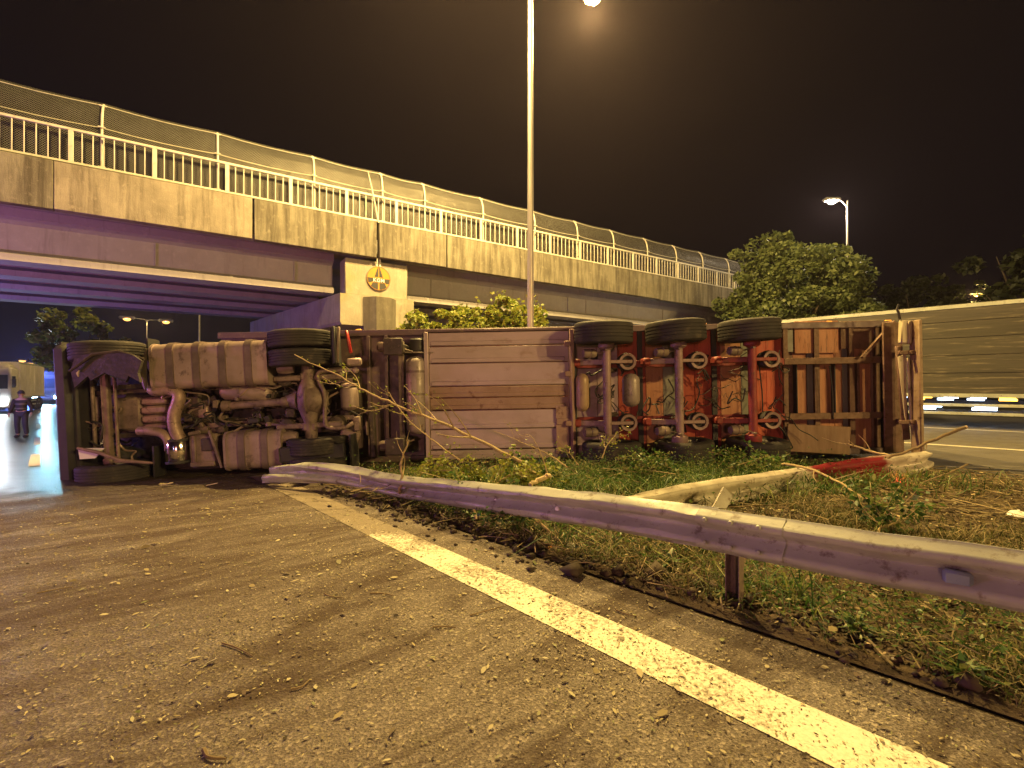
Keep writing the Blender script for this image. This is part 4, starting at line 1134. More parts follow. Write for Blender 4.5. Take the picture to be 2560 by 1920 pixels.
# splice plate, bolts, posts and reflectors
def on_rail(q, z, off=.0): return W(q, PR-.085-off, z)
m = MB(); P2 = dense([W(1.55, PR-.004, .512), W(1.25, PR-.006, .521), W(.98, PR-.006, .532)][::-1], .1); wbeam(m, P2, [2]*len(P2)); m.build('splice_plate', MAT['galv'], gr, local=False)
bm_ = MB(); bm_.lathe([(.001, .012), (.012, .011), (.017, .004), (.017, 0)], (0,0,0), n=10); bolt = bm_.mesh('bolt', [MAT['galv']])
off0 = Vector(gr.location)
nang = math.atan2(NR.y, NR.x)
for q, z in ((1.48, .60), (1.30, .612), (1.12, .618), (1.48, .44), (1.30, .447), (1.12, .455)):
    inst(bolt, 'bolt', gr, on_rail(q, z, .006)-off0, (0, R(-90), nang))
for q, z in ((2.9, .40), (3.75, .33)):
    m = MB(); m.lathe([(.001, .012), (.022, .010), (.028, 0)], (0, 0, 0), n=12)
    o = m.build('reflector', MAT['sign_white'], gr); o.location = on_rail(q, z, -.06)-off0; o.rotation_euler = (0, R(-90), nang)
m = MB(); m.box((0, 0, 0), (.05, .12, .13), ch=.015); o = m.build('reflector', M('blue_reflector', (.22, .28, .33), (.16, .20, .24), .35), gr); o.location = on_rail(.16, .52, -.045)-off0; o.rotation_euler = (0, 0, nang)
def post(q, h, lean=0):
    m = MB()
    base = W(q, PR+.06, -.1); top = W(q, PR+.06+lean, h)
    for d_ in (-.045, .045): m.bar(base+DR*d_, top+DR*d_, .006, .09, up=NR)
    m.bar(base+NR*.045, top+NR*.045, .09, .006, up=NR)
    m.build('post', MAT['grime_light'], gr, local=False)
post(1.33, .50); post(-2.7, .58); post(-5.6, .58); post(4.05, .22, .3)
post(5.8, .05, .2)

# torn off length of rail lying across the median
tr = tag(empty('torn_guard_rail', (4.0, 6.2, .1)), 'crumpled torn length of guard rail with a dark red patch lying on the grass', 'guard rail')
tp = [Vector(v) for v in ((.95, 4.88, .20), (1.6, 5.25, .24), (2.4, 5.65, .27), (3.3, 6.05, .31), (4.2, 6.50, .33), (5.1, 6.92, .34), (5.85, 7.20, .36), (6.15, 7.22, .40), (6.32, 7.30, .44))][::-1]
P_ = dense(tp, .11)
rj = random.Random(9)
tw = []; hs = []
for i, p in enumerate(P_):
    tw.append(-12+7*math.sin(i*.33)+rj.uniform(-2, 2)); hs.append(1.08+.10*math.sin(i*.31)+.03*rj.random()-.25*max(0, 1-i/5))
m = MB(); wbeam(m, P_, tw, jit=.0065, seed=10, depth=.8, hsc=hs)
m.build('rail_beam', MAT['torn'], tr, local=False, ang=50)
m = MB(); m.bar(W(1.50+.2, 4.55, .22), W(1.95, 4.62, .50), .16, .03); 
bp = at(1542, 1098, 5.0); bq = at(1572, 1062, 5.25)
m = MB(); m.bar(bp+Vector((0,0,-.1)), bq, .14, .025, up=(.2, -1, .3)); m.build('post_stub', MAT['galv_worn'], tr, local=False)
m = MB(); m.prism([(0, 0), (.16, .02), (.15, .14), (.06, .10)], 0, .01, lambda u, v, d: at(1962, 1003, 7.4)+Vector((u, d, v))); m.build('torn_flap', MAT['galv_worn'], tr, local=False)

# ================================================================== PLANTS AND DEBRIS
def leaf_cloud(C, size, r, up=.35, aspect=.55, fold=.0):
    """C (n,3) centres -> rhombic leaves at random angles"""
    n = len(C)
    a = r.normal(size=(n, 3)); a[:, 2] *= .7; a /= np.linalg.norm(a, axis=1, keepdims=True)
    b = r.normal(size=(n, 3)); b[:, 2] += up
    b -= a*np.sum(a*b, 1, keepdims=True); b /= np.linalg.norm(b, axis=1, keepdims=True)
    s = (size*r.uniform(.6, 1.35, n))[:, None]
    c = np.cross(a, b)
    V = np.stack([C-a*s, C+b*s*aspect+c*s*.12, C+a*s, C-b*s*aspect+c*s*.12], 1).reshape(-1, 3)
    return V, np.arange(4*n).reshape(n, 4)

def crown_points(centre, rad, n_clump, n_leaf, clump_r, r, hollow=.55, zmin=None):
    """clumps spread through an uneven ellipsoid"""
    d = r.normal(size=(n_clump, 3)); d /= np.linalg.norm(d, axis=1, keepdims=True)
    k = r.uniform(hollow, 1.0, n_clump)**.6*(1+.12*r.normal(size=n_clump))
    cl = np.array(centre)+d*np.array(rad)*k[:, None]
    if zmin is not None: cl[:, 2] = np.maximum(cl[:, 2], zmin+r.uniform(0, .3, n_clump))
    which = r.integers(0, n_clump, n_leaf)
    pr = r.normal(size=(n_leaf, 3)); pr /= np.linalg.norm(pr, axis=1, keepdims=True)
    rr_ = clump_r*(r.uniform(.5, 1.4, n_clump)[which])*r.uniform(.45, 1., n_leaf)**.5
    return cl[which]+pr*rr_[:, None]*np.array([1, 1, .75])

def tree(name, base, height, crown_c, crown_r, n_clump, n_leaf, clump_r, leaf, mat, label, seed, trunk_r=.2, cat='tree', lobes=None, group=None):
    r = np.random.default_rng(seed); rp = random.Random(seed); base = Vector(base)
    t = tag(empty(name, base), label, cat, group)
    cc = Vector(crown_c)
    m = MB(); fork = Vector((0, 0, height*.28))
    m.tube(smooth_path([(0, 0, -.2), (rp.uniform(-.1, .1), rp.uniform(-.1, .1), height*.15), fork]), [trunk_r*(1-.04*i) for i in range(9)], 10)
    for k in range(7):
        d = Vector((rp.uniform(-1, 1)*crown_r[0]*.8, rp.uniform(-1, 1)*crown_r[1]*.8, rp.uniform(-.3, .8)*crown_r[2]))
        e = cc-base+d
        mid = fork.lerp(e, .5)+Vector((0, 0, rp.uniform(0, .5)))
        m.tube(smooth_path([fork, mid, e]), [trunk_r*.55*(1-.105*i) for i in range(9)], 6)
    m.build('trunk', MAT['trunk'], t)
    P = crown_points(np.array(cc-base), crown_r, n_clump, n_leaf, clump_r, r)
    for (lc, lr, share) in (lobes or []):
        P = np.concatenate([P, crown_points(np.array(Vector(lc)-base), lr, int(n_clump*share)+3, int(n_leaf*share), clump_r, r)])
    V, Fc = leaf_cloud(P, leaf, r)
    np_mesh('crown', V, Fc, mat, parent=t)
    return t

# round evergreen at the far end of the bridge
c = at(1722, 640, 25)
tree('round_tree', (c.x, c.y, -.3), 9.2, (c.x-.2, c.y, 5.75), (3.3, 2.8, 3.45), 190, 30000, .60, .115, MAT['leaf_tree'], 'big round green tree hiding the far end of the bridge', 21, .26,
     lobes=[((c.x+2.9, c.y+.3, 4.3), (1.5, 1.8, 2.5), .28), ((c.x-2.6, c.y, 3.4), (1.6, 1.6, 2.0), .2)])
# dim trees to the right
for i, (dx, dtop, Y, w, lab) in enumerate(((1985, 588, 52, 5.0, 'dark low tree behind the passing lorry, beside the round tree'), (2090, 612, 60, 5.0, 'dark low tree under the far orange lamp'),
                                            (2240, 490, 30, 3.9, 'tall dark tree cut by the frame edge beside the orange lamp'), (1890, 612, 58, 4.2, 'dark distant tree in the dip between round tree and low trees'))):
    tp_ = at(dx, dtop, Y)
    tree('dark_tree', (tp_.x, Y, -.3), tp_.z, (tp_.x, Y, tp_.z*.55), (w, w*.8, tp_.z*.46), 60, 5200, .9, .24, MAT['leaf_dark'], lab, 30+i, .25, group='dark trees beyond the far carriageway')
# tree left, between the bridge girders and the wreck
c = at(160, 730, 27)
tree('roadside_tree', (c.x, c.y, -.4), 6.0, (c.x, c.y, 4.25), (1.75, 1.7, 1.75), 46, 4600, .46, .13, MAT['leaf_left'], 'leafy roadside tree standing behind the tractor cab under the bridge', 41, .1,
     lobes=[((c.x+2.6, c.y, 3.1), (1.8, 1.2, 1.1), .45), ((c.x+4.9, c.y+.4, 3.2), (1.2, .9, .7), .25)])
# lit shrub on the median behind the trailer
r = np.random.default_rng(51)
b = at(1010, 700, 14.3)
bush = tag(empty('median_shrub', (b.x, b.y, .1)), 'sunlit-looking yellow green shrub behind the trailer at the foot of the lamp post', 'shrub')
bush['label'] = 'bright yellow green shrub behind the trailer at the foot of the lamp post'
P = []
for (dx, dy, sx, sz, n) in ((900, 712, .55, .55, 1100), (960, 706, .7, .55, 1500), (1030, 700, .75, .65, 1700), (1100, 692, .6, .75, 1700), (1150, 700, .35, .55, 700)):
    q = at(dx, dy, 14.3); P.append(crown_points((q.x-b.x, r.uniform(-.2, .2), q.z-.1-.05), (sx, .6, sz), 30, int(n*1.3), .2, r))
m = MB(); rp = random.Random(4)
for k in range(34):
    x = rp.uniform(-1.9, 2.1); h = 3.25+.35*math.sin(x*1.3+.2)+.16*x+rp.uniform(-.2, .45)+(.35 if k % 7 == 0 else 0)
    tip = Vector((x+rp.uniform(-.3, .3), rp.uniform(-.4, .3), h))
    pts = smooth_path([(x*.55, rp.uniform(-.2, .2), 0), (x*.8, rp.uniform(-.2, .2), h*.5), tip])
    m.tube(pts, [.02*(1-.085*i) for i in range(9)], 5)
    n = 26; f = r.uniform(.55, 1, n)
    Q = np.array([pts[4].lerp(tip, (ff-.5)*2) for ff in f]); P.append(Q+r.normal(size=(n, 3))*.06)
m.build('stems', MAT['bark'], bush)
V, Fc = leaf_cloud(np.concatenate(P), .065, r, aspect=.6); np_mesh('foliage', V, Fc, MAT['leaf_bush'], parent=bush)
# lower planting that fills the median behind the wreck
q_ = r.uniform(0, 1, (2600, 2)); X = -6+16*q_[:, 0]; Y = 13.2+3.5*q_[:, 1]
Z = gz(X, Y)+np.abs(r.normal(size=2600))*.55
V, Fc = leaf_cloud(np.stack([X, Y, Z], 1), .09, r)
np_mesh('undergrowth', V, Fc, MAT['weed'], 'low dark undergrowth on the median behind the wreck', 'undergrowth', 'stuff')

# ---- grass and weeds on the median
def pq(x, y): return NR.x*x+NR.y*y, DR.x*x+DR.y*y
def scatter(n, r, xr, yr, dens):
    out = []
    tot = 0
    while tot < n:
        x = r.uniform(*xr, 20000); y = r.uniform(*yr, 20000)
        k = r.uniform(0, 1, 20000) < dens(x, y)
        out.append(np.stack([x[k], y[k]], 1)); tot += k.sum()
    return np.concatenate(out)[:n]
def bumpy(x, y, s, ph=0): return .5+.25*(np.sin(x*s+ph)+np.sin(y*s*1.3+1.7+ph)+np.sin((x+y)*s*.7+2.1*ph))/1.5
def grass_dens(x, y):
    p, q = pq(x, y)
    d = ((p > 3.36) & (p < 10.4))*np.clip((p-3.3)/.35, 0, 1)
    d *= .10+.90*(bumpy(x, y, 2.2) > .52)*(.35+.65*(bumpy(x, y, 5.1, 2.) > .45))
    mulch = (x > 3.6) & (y > 4.4) & (y < 7.6) & (p < 10.5)
    d = np.where(mulch, d*.16, d)
    heap = np.exp(-(((x+.2)/3.0)**2+((y-6.6)/1.2)**2)); d = d*(.55+.9*heap)
    under = (y > 8.6) & (y < 12) & (x > -6) & (x < 7.6); d = np.where(under, 0, d)
    return d*np.clip(1.5-y/14, .15, 1)
def blades(P, h, w, r, lean=.8, mat=None):
    n = len(P); z = gz(P[:, 0], P[:, 1])
    base = np.column_stack([P, z])
    an = r.uniform(0, 2*math.pi, n); side = np.stack([np.cos(an), np.sin(an), np.zeros(n)], 1)
    l = r.normal(size=(n, 2))*lean
    hh = h*r.uniform(.35, 1.3, n)
    mid = base+np.column_stack([l*hh[:, None]*.35, hh*.62])
    tip = base+np.column_stack([l*hh[:, None]*1.0, hh*np.clip(1-.25*np.abs(l).sum(1), .25, 1)])
    ww = (w*r.uniform(.6, 1.4, n))[:, None]
    V = np.stack([base-side*ww, base+side*ww, mid+side*ww*.8, mid-side*ww*.8, tip], 1).reshape(-1, 3)
    k = np.arange(n)[:, None]*5
    F4 = k+np.array([[0, 1, 2, 3]]); F3 = k+np.array([[3, 2, 4]])
    return V, F4, F3
def blade_obj(name, P, h, w, r, mat, label, lean=.8, cat='grass'):
    V, F4, F3 = blades(P, h, w, r, lean)
    me = bpy.data.meshes.new(name); n = len(P)
    me.vertices.add(len(V)); me.vertices.foreach_set('co', V.astype(np.float32).ravel())
    me.loops.add(7*n); me.polygons.add(2*n)
    li = np.concatenate([F4, F3], 1).astype(np.int32)
    me.loops.foreach_set('vertex_index', li.ravel())
    st = np.stack([np.arange(n)*7, np.arange(n)*7+4], 1).astype(np.int32)
    me.polygons.foreach_set('loop_start', st.ravel()); me.polygons.foreach_set('loop_total', np.tile([4, 3], n).astype(np.int32))
    me.materials.append(mat); me.update(calc_edges=True); me.validate()
    o = bpy.data.objects.new(name, me); COL.objects.link(o)
    return tag(o, label, cat, None, 'stuff')
r = np.random.default_rng(61)
P = scatter(50000, r, (-4.5, 10), (1.6, 12.5), grass_dens)
blade_obj('grass', P, .125, .0042, r, MAT['grass'], 'trampled green grass on the median beside the guard rail')
P = scatter(14000, r, (-4.5, 10), (1.6, 9), lambda x, y: grass_dens(x, y)*.6)
blade_obj('dry_grass', P, .17, .004, r, MAT['straw'], 'dry yellow stalks among the median grass', 1.3)
# broad leaved weeds and torn foliage
def weed_dens(x, y):
    p, q = pq(x, y)
    rail_ = np.exp(-((p-3.75)/.28)**2)*((q > -2) & (q < 7.2))*(bumpy(x, y, 3.1, 1) > .42)
    heap = np.exp(-(((x+.3)/2.6)**2+((y-6.75)/.75)**2))
    heap2 = np.exp(-(((x-2.9)/1.8)**2+((y-7.0)/.6)**2))
    near = np.exp(-(((p-4.4)/.7)**2))*(q < 1.5)*(bumpy(x, y, 2.5, 2) > .5)*.6
    d = np.clip(rail_*.5+heap+heap2+near*.4, 0, 1)*((p > 3.3) & (p < 10.6))
    return np.where((y > 8.5) & (x > -6) & (x < 7.6), 0, d)
P = scatter(30000, r, (-4.5, 9), (1.6, 8.5), weed_dens)
p_, q_ = pq(P[:, 0], P[:, 1])
hz_ = np.where((P[:, 1] > 6) & (np.abs(P[:, 0]) < 5), .25, .16)
Z = gz(P[:, 0], P[:, 1])+.015+np.abs(r.normal(size=len(P)))*hz_*.6
V, Fc = leaf_cloud(np.column_stack([P, Z]), .019, r, aspect=.36)
np_mesh('weeds', V, Fc, MAT['weed'], 'torn green weeds and leaves heaped along the rail and trailer', 'weeds', 'stuff')
def heap_dens(x, y):
    p, q = pq(x, y)
    d = np.exp(-(((x+.3)/2.6)**2+((y-6.5)/.6)**2))+np.exp(-(((x-2.9)/2.0)**2+((y-6.7)/.5)**2))+.35*np.exp(-((p-3.85)/.3)**2)*((q > -1) & (q < 6))*(bumpy(x, y, 4, 1) > .5)
    return np.clip(d, 0, 1)*((p > 3.5) & (p < 10.8) & (y < 8.2))
P = scatter(9000, r, (-4.5, 9), (1.6, 8.5), heap_dens)
blade_obj('tall_weeds', P, .30, .0055, r, MAT['weed'], 'tall torn weeds heaped in front of the lower trailer tyres', 1.0, 'weeds')
# rooted weeds close to the rail foot: rosettes of long leaves
def rosette(pos, label, n=26, h=.22, seed=0, mat='weed'):
    rp = random.Random(seed); m = MB(); pos = Vector(pos)
    for k in range(n):
        a = rp.uniform(0, 6.28); L_ = h*rp.uniform(.6, 1.3); w = .013*rp.uniform(.7, 1.5)*h/.2
        d = Vector((math.cos(a), math.sin(a), 0)); s_ = Vector((-d.y, d.x, 0)); e = rp.uniform(.3, 1.2)
        p0 = d*.01; p1 = d*L_*.4*math.cos(e)+Vector((0, 0, L_*.45*math.sin(e)+.02)); p2 = d*L_*math.cos(e)+Vector((0, 0, L_*.7*math.sin(e)))
        m.add([p0-s_*w*.4, p0+s_*w*.4, p1+s_*w, p1-s_*w, p2], [(0, 1, 2, 3), (3, 2, 4)])
    o = m.build('weed_plant', MAT[mat], None, smooth=False); o.location = pos
    return tag(o, label, 'weed', 'rooted weeds along the rail')
for i, (dx, dy, Y, h, lab) in enumerate(((1440, 1235, 4.05, .20, 'pale weed tuft on the bare verge under the middle of the rail'), (1570, 1310, 3.45, .13, 'small weed at the foot of the rail post'),
                                       (2080, 1490, 2.5, .18, 'leafy weed clump under the near stretch of rail at the frame edge'), (1850, 1350, 3.0, .16, 'low weed tuft between rail post and frame edge'),
                                       (1000, 1095, 6.1, .30, 'bushy weed beside the bent rail where the line fades'), (1215, 1130, 5.2, .26, 'weed tuft under the rail beside the white stone'))):
    p0 = at(dx, dy, Y); rosette((p0.x, p0.y, float(gz(p0.x, p0.y))), lab, 60 if i > 1 else 34, h, 70+i)

# ---- leaf litter and crumbs on the asphalt
def lit_dens(x, y):
    p, q = pq(x, y)
    d = (p < 3.2)*(p > -6)*np.exp(-((3.0-p)/3.2)**1.0*.75)
    d = d*(.3+.7*bumpy(x, y, 3.3, .4))
    return np.clip(d*np.clip(1.25-y/11, .05, 1), 0, 1)
def flat_bits(P, size, r, z0=.006):
    n = len(P); z = gz(P[:, 0], P[:, 1])+z0
    an = r.uniform(0, 6.28, n); a = np.stack([np.cos(an), np.sin(an), r.normal(size=n)*.12], 1); b = np.stack([-np.sin(an), np.cos(an), r.normal(size=n)*.25], 1)
    s = (size*r.lognormal(0, .45, n))[:, None]; C = np.column_stack([P, z+s[:, 0]*.22])
    w = r.uniform(.25, .55, n)[:, None]
    up = np.array([0, 0, 1.])*s*.16
    V = np.stack([C-a*s, C-a*s*.35+b*s*w*.9+up, C+a*s*.4+b*s*w*.8+up, C+a*s, C+a*s*.35-b*s*w*.9, C-a*s*.45-b*s*w*.8], 1).reshape(-1, 3)
    return V, np.arange(6*n).reshape(n, 6)
r = np.random.default_rng(81)
P = scatter(26000, r, (-7, 3.4), (1.5, 10.5), lit_dens)
V, Fc = flat_bits(P, .0062, r); np_mesh('leaf_litter', V, Fc, MAT['litter'], 'pale leaf bits and wood chips scattered over the asphalt', 'litter', 'stuff')
P = scatter(9000, r, (-7, 3.4), (1.5, 10.5), lit_dens)
V, Fc = flat_bits(P, .0055, r, .004); np_mesh('soil_crumbs', V, Fc, MAT['litter_dark'], 'dark soil crumbs scattered over the asphalt', 'litter', 'stuff')
P = scatter(420, r, (-6, 3.2), (1.9, 8), lit_dens)
V, Fc = flat_bits(P, .017, r); np_mesh('fallen_leaves', V, Fc, MAT['litter'], 'larger dry leaves lying on the asphalt', 'litter', 'stuff')
# mulch: brown stalks and clods on the torn median to the right
def mul_dens(x, y):
    p, q = pq(x, y)
    d = ((p > 3.4) & (p < 11.2))*((x > 2.6)*.9+.12)
    d = d+np.exp(-((p-3.6)/.22)**2)*.6*(p > 3.28)
    return np.clip(np.where((y > 8.3) & (x < 7.7), 0, d), 0, 1)*np.clip(1.3-y/12, .1, 1)
P = scatter(22000, r, (-4, 10), (1.7, 9.5), mul_dens)
V, Fc = flat_bits(P, .02, r, .012); np_mesh('mulch', V, Fc, MAT['litter_dark'], 'brown clods and bark torn up on the median', 'debris', 'stuff')
P = scatter(2600, r, (-4, 10), (1.7, 9.5), mul_dens)
n = len(P); an = r.uniform(0, 6.28, n); l_ = .10*r.lognormal(0, .5, n)
C = np.column_stack([P, gz(P[:, 0], P[:, 1])+.03]); a = np.stack([np.cos(an)*l_, np.sin(an)*l_, r.normal(size=n)*.02], 1); b = np.stack([-np.sin(an)*.005, np.cos(an)*.005, np.full(n, .004)], 1)
V = np.stack([C-a-b, C-a+b, C+a+b, C+a-b], 1).reshape(-1, 3)
np_mesh('dry_stalks', V, np.arange(4*n).reshape(n, 4), MAT['straw'], 'dry broken stalks strewn over the median', 'debris', 'stuff')
P = scatter(500, r, (-4, 9.5), (1.7, 9), mul_dens)
V, Fc = flat_bits(P, .02, r, .03); np_mesh('wood_chips', V, Fc, MAT['wood_cut'], 'pale fresh wood chips on the median', 'debris', 'stuff')

P = scatter(7000, r, (-4, 9.5), (1.7, 8), lambda x, y: (pq(x, y)[0] > 3.3)*(pq(x, y)[0] < 10.6)*(.25+.75*(bumpy(x, y, 2.7, .9) > .5))*np.clip(1.3-y/10, .1, 1))
V, Fc = flat_bits(P, .011, r, .05); np_mesh('leaf_litter', V, Fc, MAT['litter'], 'pale dry leaf bits caught in the median grass', 'litter', 'stuff')
def brush_dens(x, y):
    p, q = pq(x, y)
    d = np.exp(-(((x+.2)/2.4)**2+((y-6.5)/.6)**2))+.9*np.exp(-(((x-3.4)/2.4)**2+((y-6.9)/.7)**2))+.8*np.exp(-(((x-6.3)/1.6)**2+((y-6.2)/1.0)**2))
    d = d+.55*np.exp(-((p-3.55)/.30)**2)*((q > 1.6) & (q < 7.5))+.10*((p > 3.5) & (p < 10.5))
    return np.clip(d, 0, 1)*((p > 3.0) & (p < 11) & (y < 8.4))*np.clip(1.4-y/12, .1, 1)
P = scatter(2400, r, (-4.5, 9.5), (1.8, 8.6), brush_dens)
m = MB(); rp = random.Random(77)
for (x, y) in P:
    z = float(gz(x, y)); a = rp.uniform(0, 6.28); L_ = .10*rp.lognormvariate(0, .6); L_ = min(L_, .5); t_ = rp.uniform(.0025, .006)
    heap = math.exp(-(((x+.2)/2.6)**2+((y-6.5)/.7)**2)); zz = z+.02+abs(rp.gauss(0, .05+.14*heap)); up = rp.uniform(-.25, .35)*(.4+heap)
    d = Vector((math.cos(a), math.sin(a), up)); k = Vector((rp.gauss(0, .25), rp.gauss(0, .25), rp.gauss(0, .15)))
    c0 = Vector((x, y, zz)); p0, p1, p2 = c0-d*L_, c0+k*L_*.4, c0+d*L_*.9+k*L_*.3
    p0.z = max(p0.z, z+.006); p2.z = max(p2.z, z+.006)
    m.tube([p0, p1, p2], [t_, t_*.85, t_*.5], 4, caps=False)
MAT['brush'] = leafmat('brush_twigs', [(.06, .04, .02), (.12, .085, .045), (.24, .18, .09), (.38, .29, .15)], .8, 0)
o = m.build('brushwood', MAT['brush']); tag(o, 'tangle of thin broken brushwood along the wreck and rail', 'debris', None, 'stuff')
def clod_dens(x, y):
    p, q = pq(x, y)
    d = np.exp(-((p-3.35)/.28)**2)*np.exp(-((q-5.3)/1.7)**2)+.35*np.exp(-((p-3.6)/.25)**2)*(q > -2)*(q < 4)*(bumpy(x, y, 3.7, .3) > .5)
    return np.clip(d, 0, 1)
P = scatter(1500, r, (-5, 4), (1.8, 8), clod_dens)
n = len(P); sz = .022*r.lognormal(0, .5, n)
oct_ = np.array([[1, 0, 0], [-.9, .2, 0], [.1, 1, 0], [0, -1, .1], [.1, 0, .8], [0, .1, -.8]])
Vc = (oct_[None]*sz[:, None, None]*r.uniform(.6, 1.4, (n, 6, 3)))+np.column_stack([P, gz(P[:, 0], P[:, 1])+sz*.35])[:, None]
tri = np.array([[0, 2, 4], [2, 1, 4], [1, 3, 4], [3, 0, 4], [2, 0, 5], [1, 2, 5], [3, 1, 5], [0, 3, 5]])
np_mesh('soil_clods', Vc.reshape(-1, 3), (np.arange(n)[:, None, None]*6+tri[None]).reshape(-1, 3), MAT['litter_dark'], 'dark clods of soil thrown over the line beside the bent rail', 'soil', 'stuff')
rl = at(1938, 1047, 6.7); rl.z = float(gz(rl.x, rl.y))+.02
t = tag(empty('broken_lamp', rl), 'small broken red lamp still glowing on the ground under the torn rail end', 'lamp')
m = MB(); m.box((0, 0, .03), (.12, .06, .05), (0, 0, .5), ch=.01); m.build('lamp_housing', MAT['black'], t)
m = MB(); m.box((0, -.028, .035), (.07, .02, .035), (0, 0, .5), ch=.006); m.build('red_lens', emit('red_lamp_lens', (1.0, .06, .02), 3.0), t)
lamp('broken_lamp_light', rl+Vector((-.06, -.10, .12)), 3.5, (1.0, .08, .05), .04)
# ---- broken branches, each a thing
def branch(name, pts, r0, label, seed, twigs=6, tw_len=.5, leaves=0, mat='bark', leafm='leaf_bush', leaf=.03, cutend=False, tipr=.25):
    rp = random.Random(seed); r = np.random.default_rng(seed)
    pts = [Vector(p) for p in pts]; o0 = Vector((pts[0].x, pts[0].y, pts[0].z)); sp = smooth_path(pts, 6); n = len(sp)
    t = tag(empty(name, o0), label, 'branch', 'broken branches around the wreck')
    sp = [p+Vector((rp.gauss(0, r0*.25), rp.gauss(0, r0*.25), rp.gauss(0, r0*.25))) if 0 < i < n-1 else p for i, p in enumerate(sp)]
    m = MB(); m.tube([p-o0 for p in sp], [r0*(1-(1-tipr)*i/(n-1)) for i in range(n)], 7); m.build('stem', MAT[mat], t)
    if cutend:
        m = MB(); d = (sp[0]-sp[1]).normalized(); m.cyl(sp[0]-o0, sp[0]-o0+d*.02, r0*.93, r0*.8, n=8); m.build('cut_end', MAT['wood_cut'], t)
    LC = []
    for k in range(twigs):
        i = int(n*rp.uniform(.25, .95)); i = min(max(i, 1), n-2); d = (sp[i+1]-sp[i-1]).normalized()
        side = Vector((rp.uniform(-1, 1), rp.uniform(-1, 1), rp.uniform(-.6, 1))); side = (side-d*side.dot(d)).normalized()
        L_ = tw_len*rp.uniform(.4, 1.2); a = sp[i]; b = a+(d*.7+side*.7)*L_*.5; e = b+(d*.8+side*.35+Vector((0, 0, rp.uniform(-.2, .2))))*L_*.5
        rr_ = r0*(1-(1-tipr)*i/(n-1))*.5
        m = MB(); tp2 = smooth_path([a, b, e], 4); m.tube([p-o0 for p in tp2], [max(.0022, rr_*(1-.09*j)) for j in range(len(tp2))], 5); m.build('twig', MAT[mat], t)
        LC += [np.array(p-o0) for p in tp2[3:]]
    if leaves:
        LC = np.array(LC+[np.array(p-o0) for p in sp[n//3:]])
        C = LC[r.integers(0, len(LC), leaves)]+r.normal(size=(leaves, 3))*.03
        V, Fc = leaf_cloud(C, leaf, r); np_mesh('leaves', V, Fc, MAT[leafm], parent=t)['kind'] = 'stuff'
    return t
branch('broken_branch', [at(1170, 1035, 6.5), at(1100, 985, 6.6), at(980, 925, 6.75), at(880, 885, 6.85), at(800, 850, 6.95), at(735, 815, 7.0), at(636, 766, 7.05)], .030, 'long pale branch leaning up across the tractor wheels and belly panel', 101, 13, .8, 150, 'bark_pale', leaf=.022)
branch('broken_branch', [at(1000, 1000, 6.6), at(940, 955, 6.65), at(880, 905, 6.7), at(842, 850, 6.75), at(836, 838, 6.75)], .014, 'thin twiggy branch leaning over the landing gear beside the long branch', 102, 6, .4, 24, 'bark_pale', leaf=.02)
branch('broken_branch', [at(862, 1066, 6.2), at(868, 1035, 6.2), at(868, 995, 6.22), at(884, 950, 6.25)], .022, 'pale forked stick standing hooked over the bent guard rail', 103, 4, .45, 0, 'bark_pale', tipr=.4)
branch('broken_branch', [at(1225, 1010, 6.3), at(1190, 985, 6.4), at(1150, 965, 6.45), at(1065, 930, 6.6)], .012, 'thin bare branch curving up before the belly panel', 104, 5, .35, 10, 'bark_pale', leaf=.02)
branch('broken_branch', [at(1185, 1030, 5.9), at(1170, 985, 6.0), at(1150, 945, 6.1), at(1136, 938, 6.15)], .008, 'bare arched twig rising from the cut log', 105, 2, .2, 0, 'bark_pale')
m_ = [at(1186, 1028, 5.85), at(1165, 1037, 5.8), at(1145, 1048, 5.75)]
branch('cut_log', m_, .032, 'short pale sawn log lying behind the rail', 106, 0, .2, 0, 'wood_cut', cutend=True, tipr=.85)
branch('broken_branch', [at(1690, 1003, 6.6), at(1740, 1010, 6.2), at(1800, 1035, 5.7), at(1850, 1065, 5.2), at(1895, 1095, 4.9)], .020, 'pale bent branch lying over the torn rail onto the grass', 107, 6, .4, 60, 'bark_pale', 'weed', leaf=.025)
branch('broken_branch', [at(2086, 923, 6.9), at(2040, 940, 6.95), at(1990, 962, 7.0), at(1930, 985, 7.05), at(1850, 1000, 7.1)], .026, 'dark stick with a pale broken tip pointing up past the trailer rear', 108, 3, .35, 0, 'bark', cutend=True, tipr=.6)
branch('broken_branch', [at(2090, 1003, 6.9), at(2050, 1022, 6.6), at(2010, 1035, 6.3), at(1975, 1050, 6.1), at(1950, 1062, 6.0)], .014, 'thin forked branch on the bare ground right of the torn rail end', 109, 6, .5, 0, 'bark')
branch('broken_branch', [at(2170, 1050, 6.6), at(2080, 1040, 6.5), at(2000, 1038, 6.4), at(1930, 1045, 6.2)], .012, 'long thin branch lying flat on the brown mulch', 110, 6, .5, 0, 'bark')
branch('broken_branch', [at(1920, 985, 7.3), at(1880, 975, 7.4), at(1845, 963, 7.45), at(1830, 960, 7.5)], .026, 'pale split branch lying under the trailer rear corner', 111, 3, .4, 0, 'wood_cut')
branch('broken_branch', [at(872, 1205, 4.45), at(905, 1208, 4.4), at(940, 1212, 4.35), at(985, 1205, 4.4), at(1050, 1190, 4.5), at(1085, 1180, 4.6)], .010, 'brown stick lying across the fading white line', 112, 3, .25, 6, 'bark', 'weed', leaf=.02)
branch('broken_branch', [at(1160, 1190, 4.7), at(1200, 1175, 4.75), at(1245, 1160, 4.8), at(1270, 1130, 4.9)], .016, 'brown branch under the rail beside an orange leaf', 113, 4, .3, 20, 'bark', 'weed', leaf=.025)
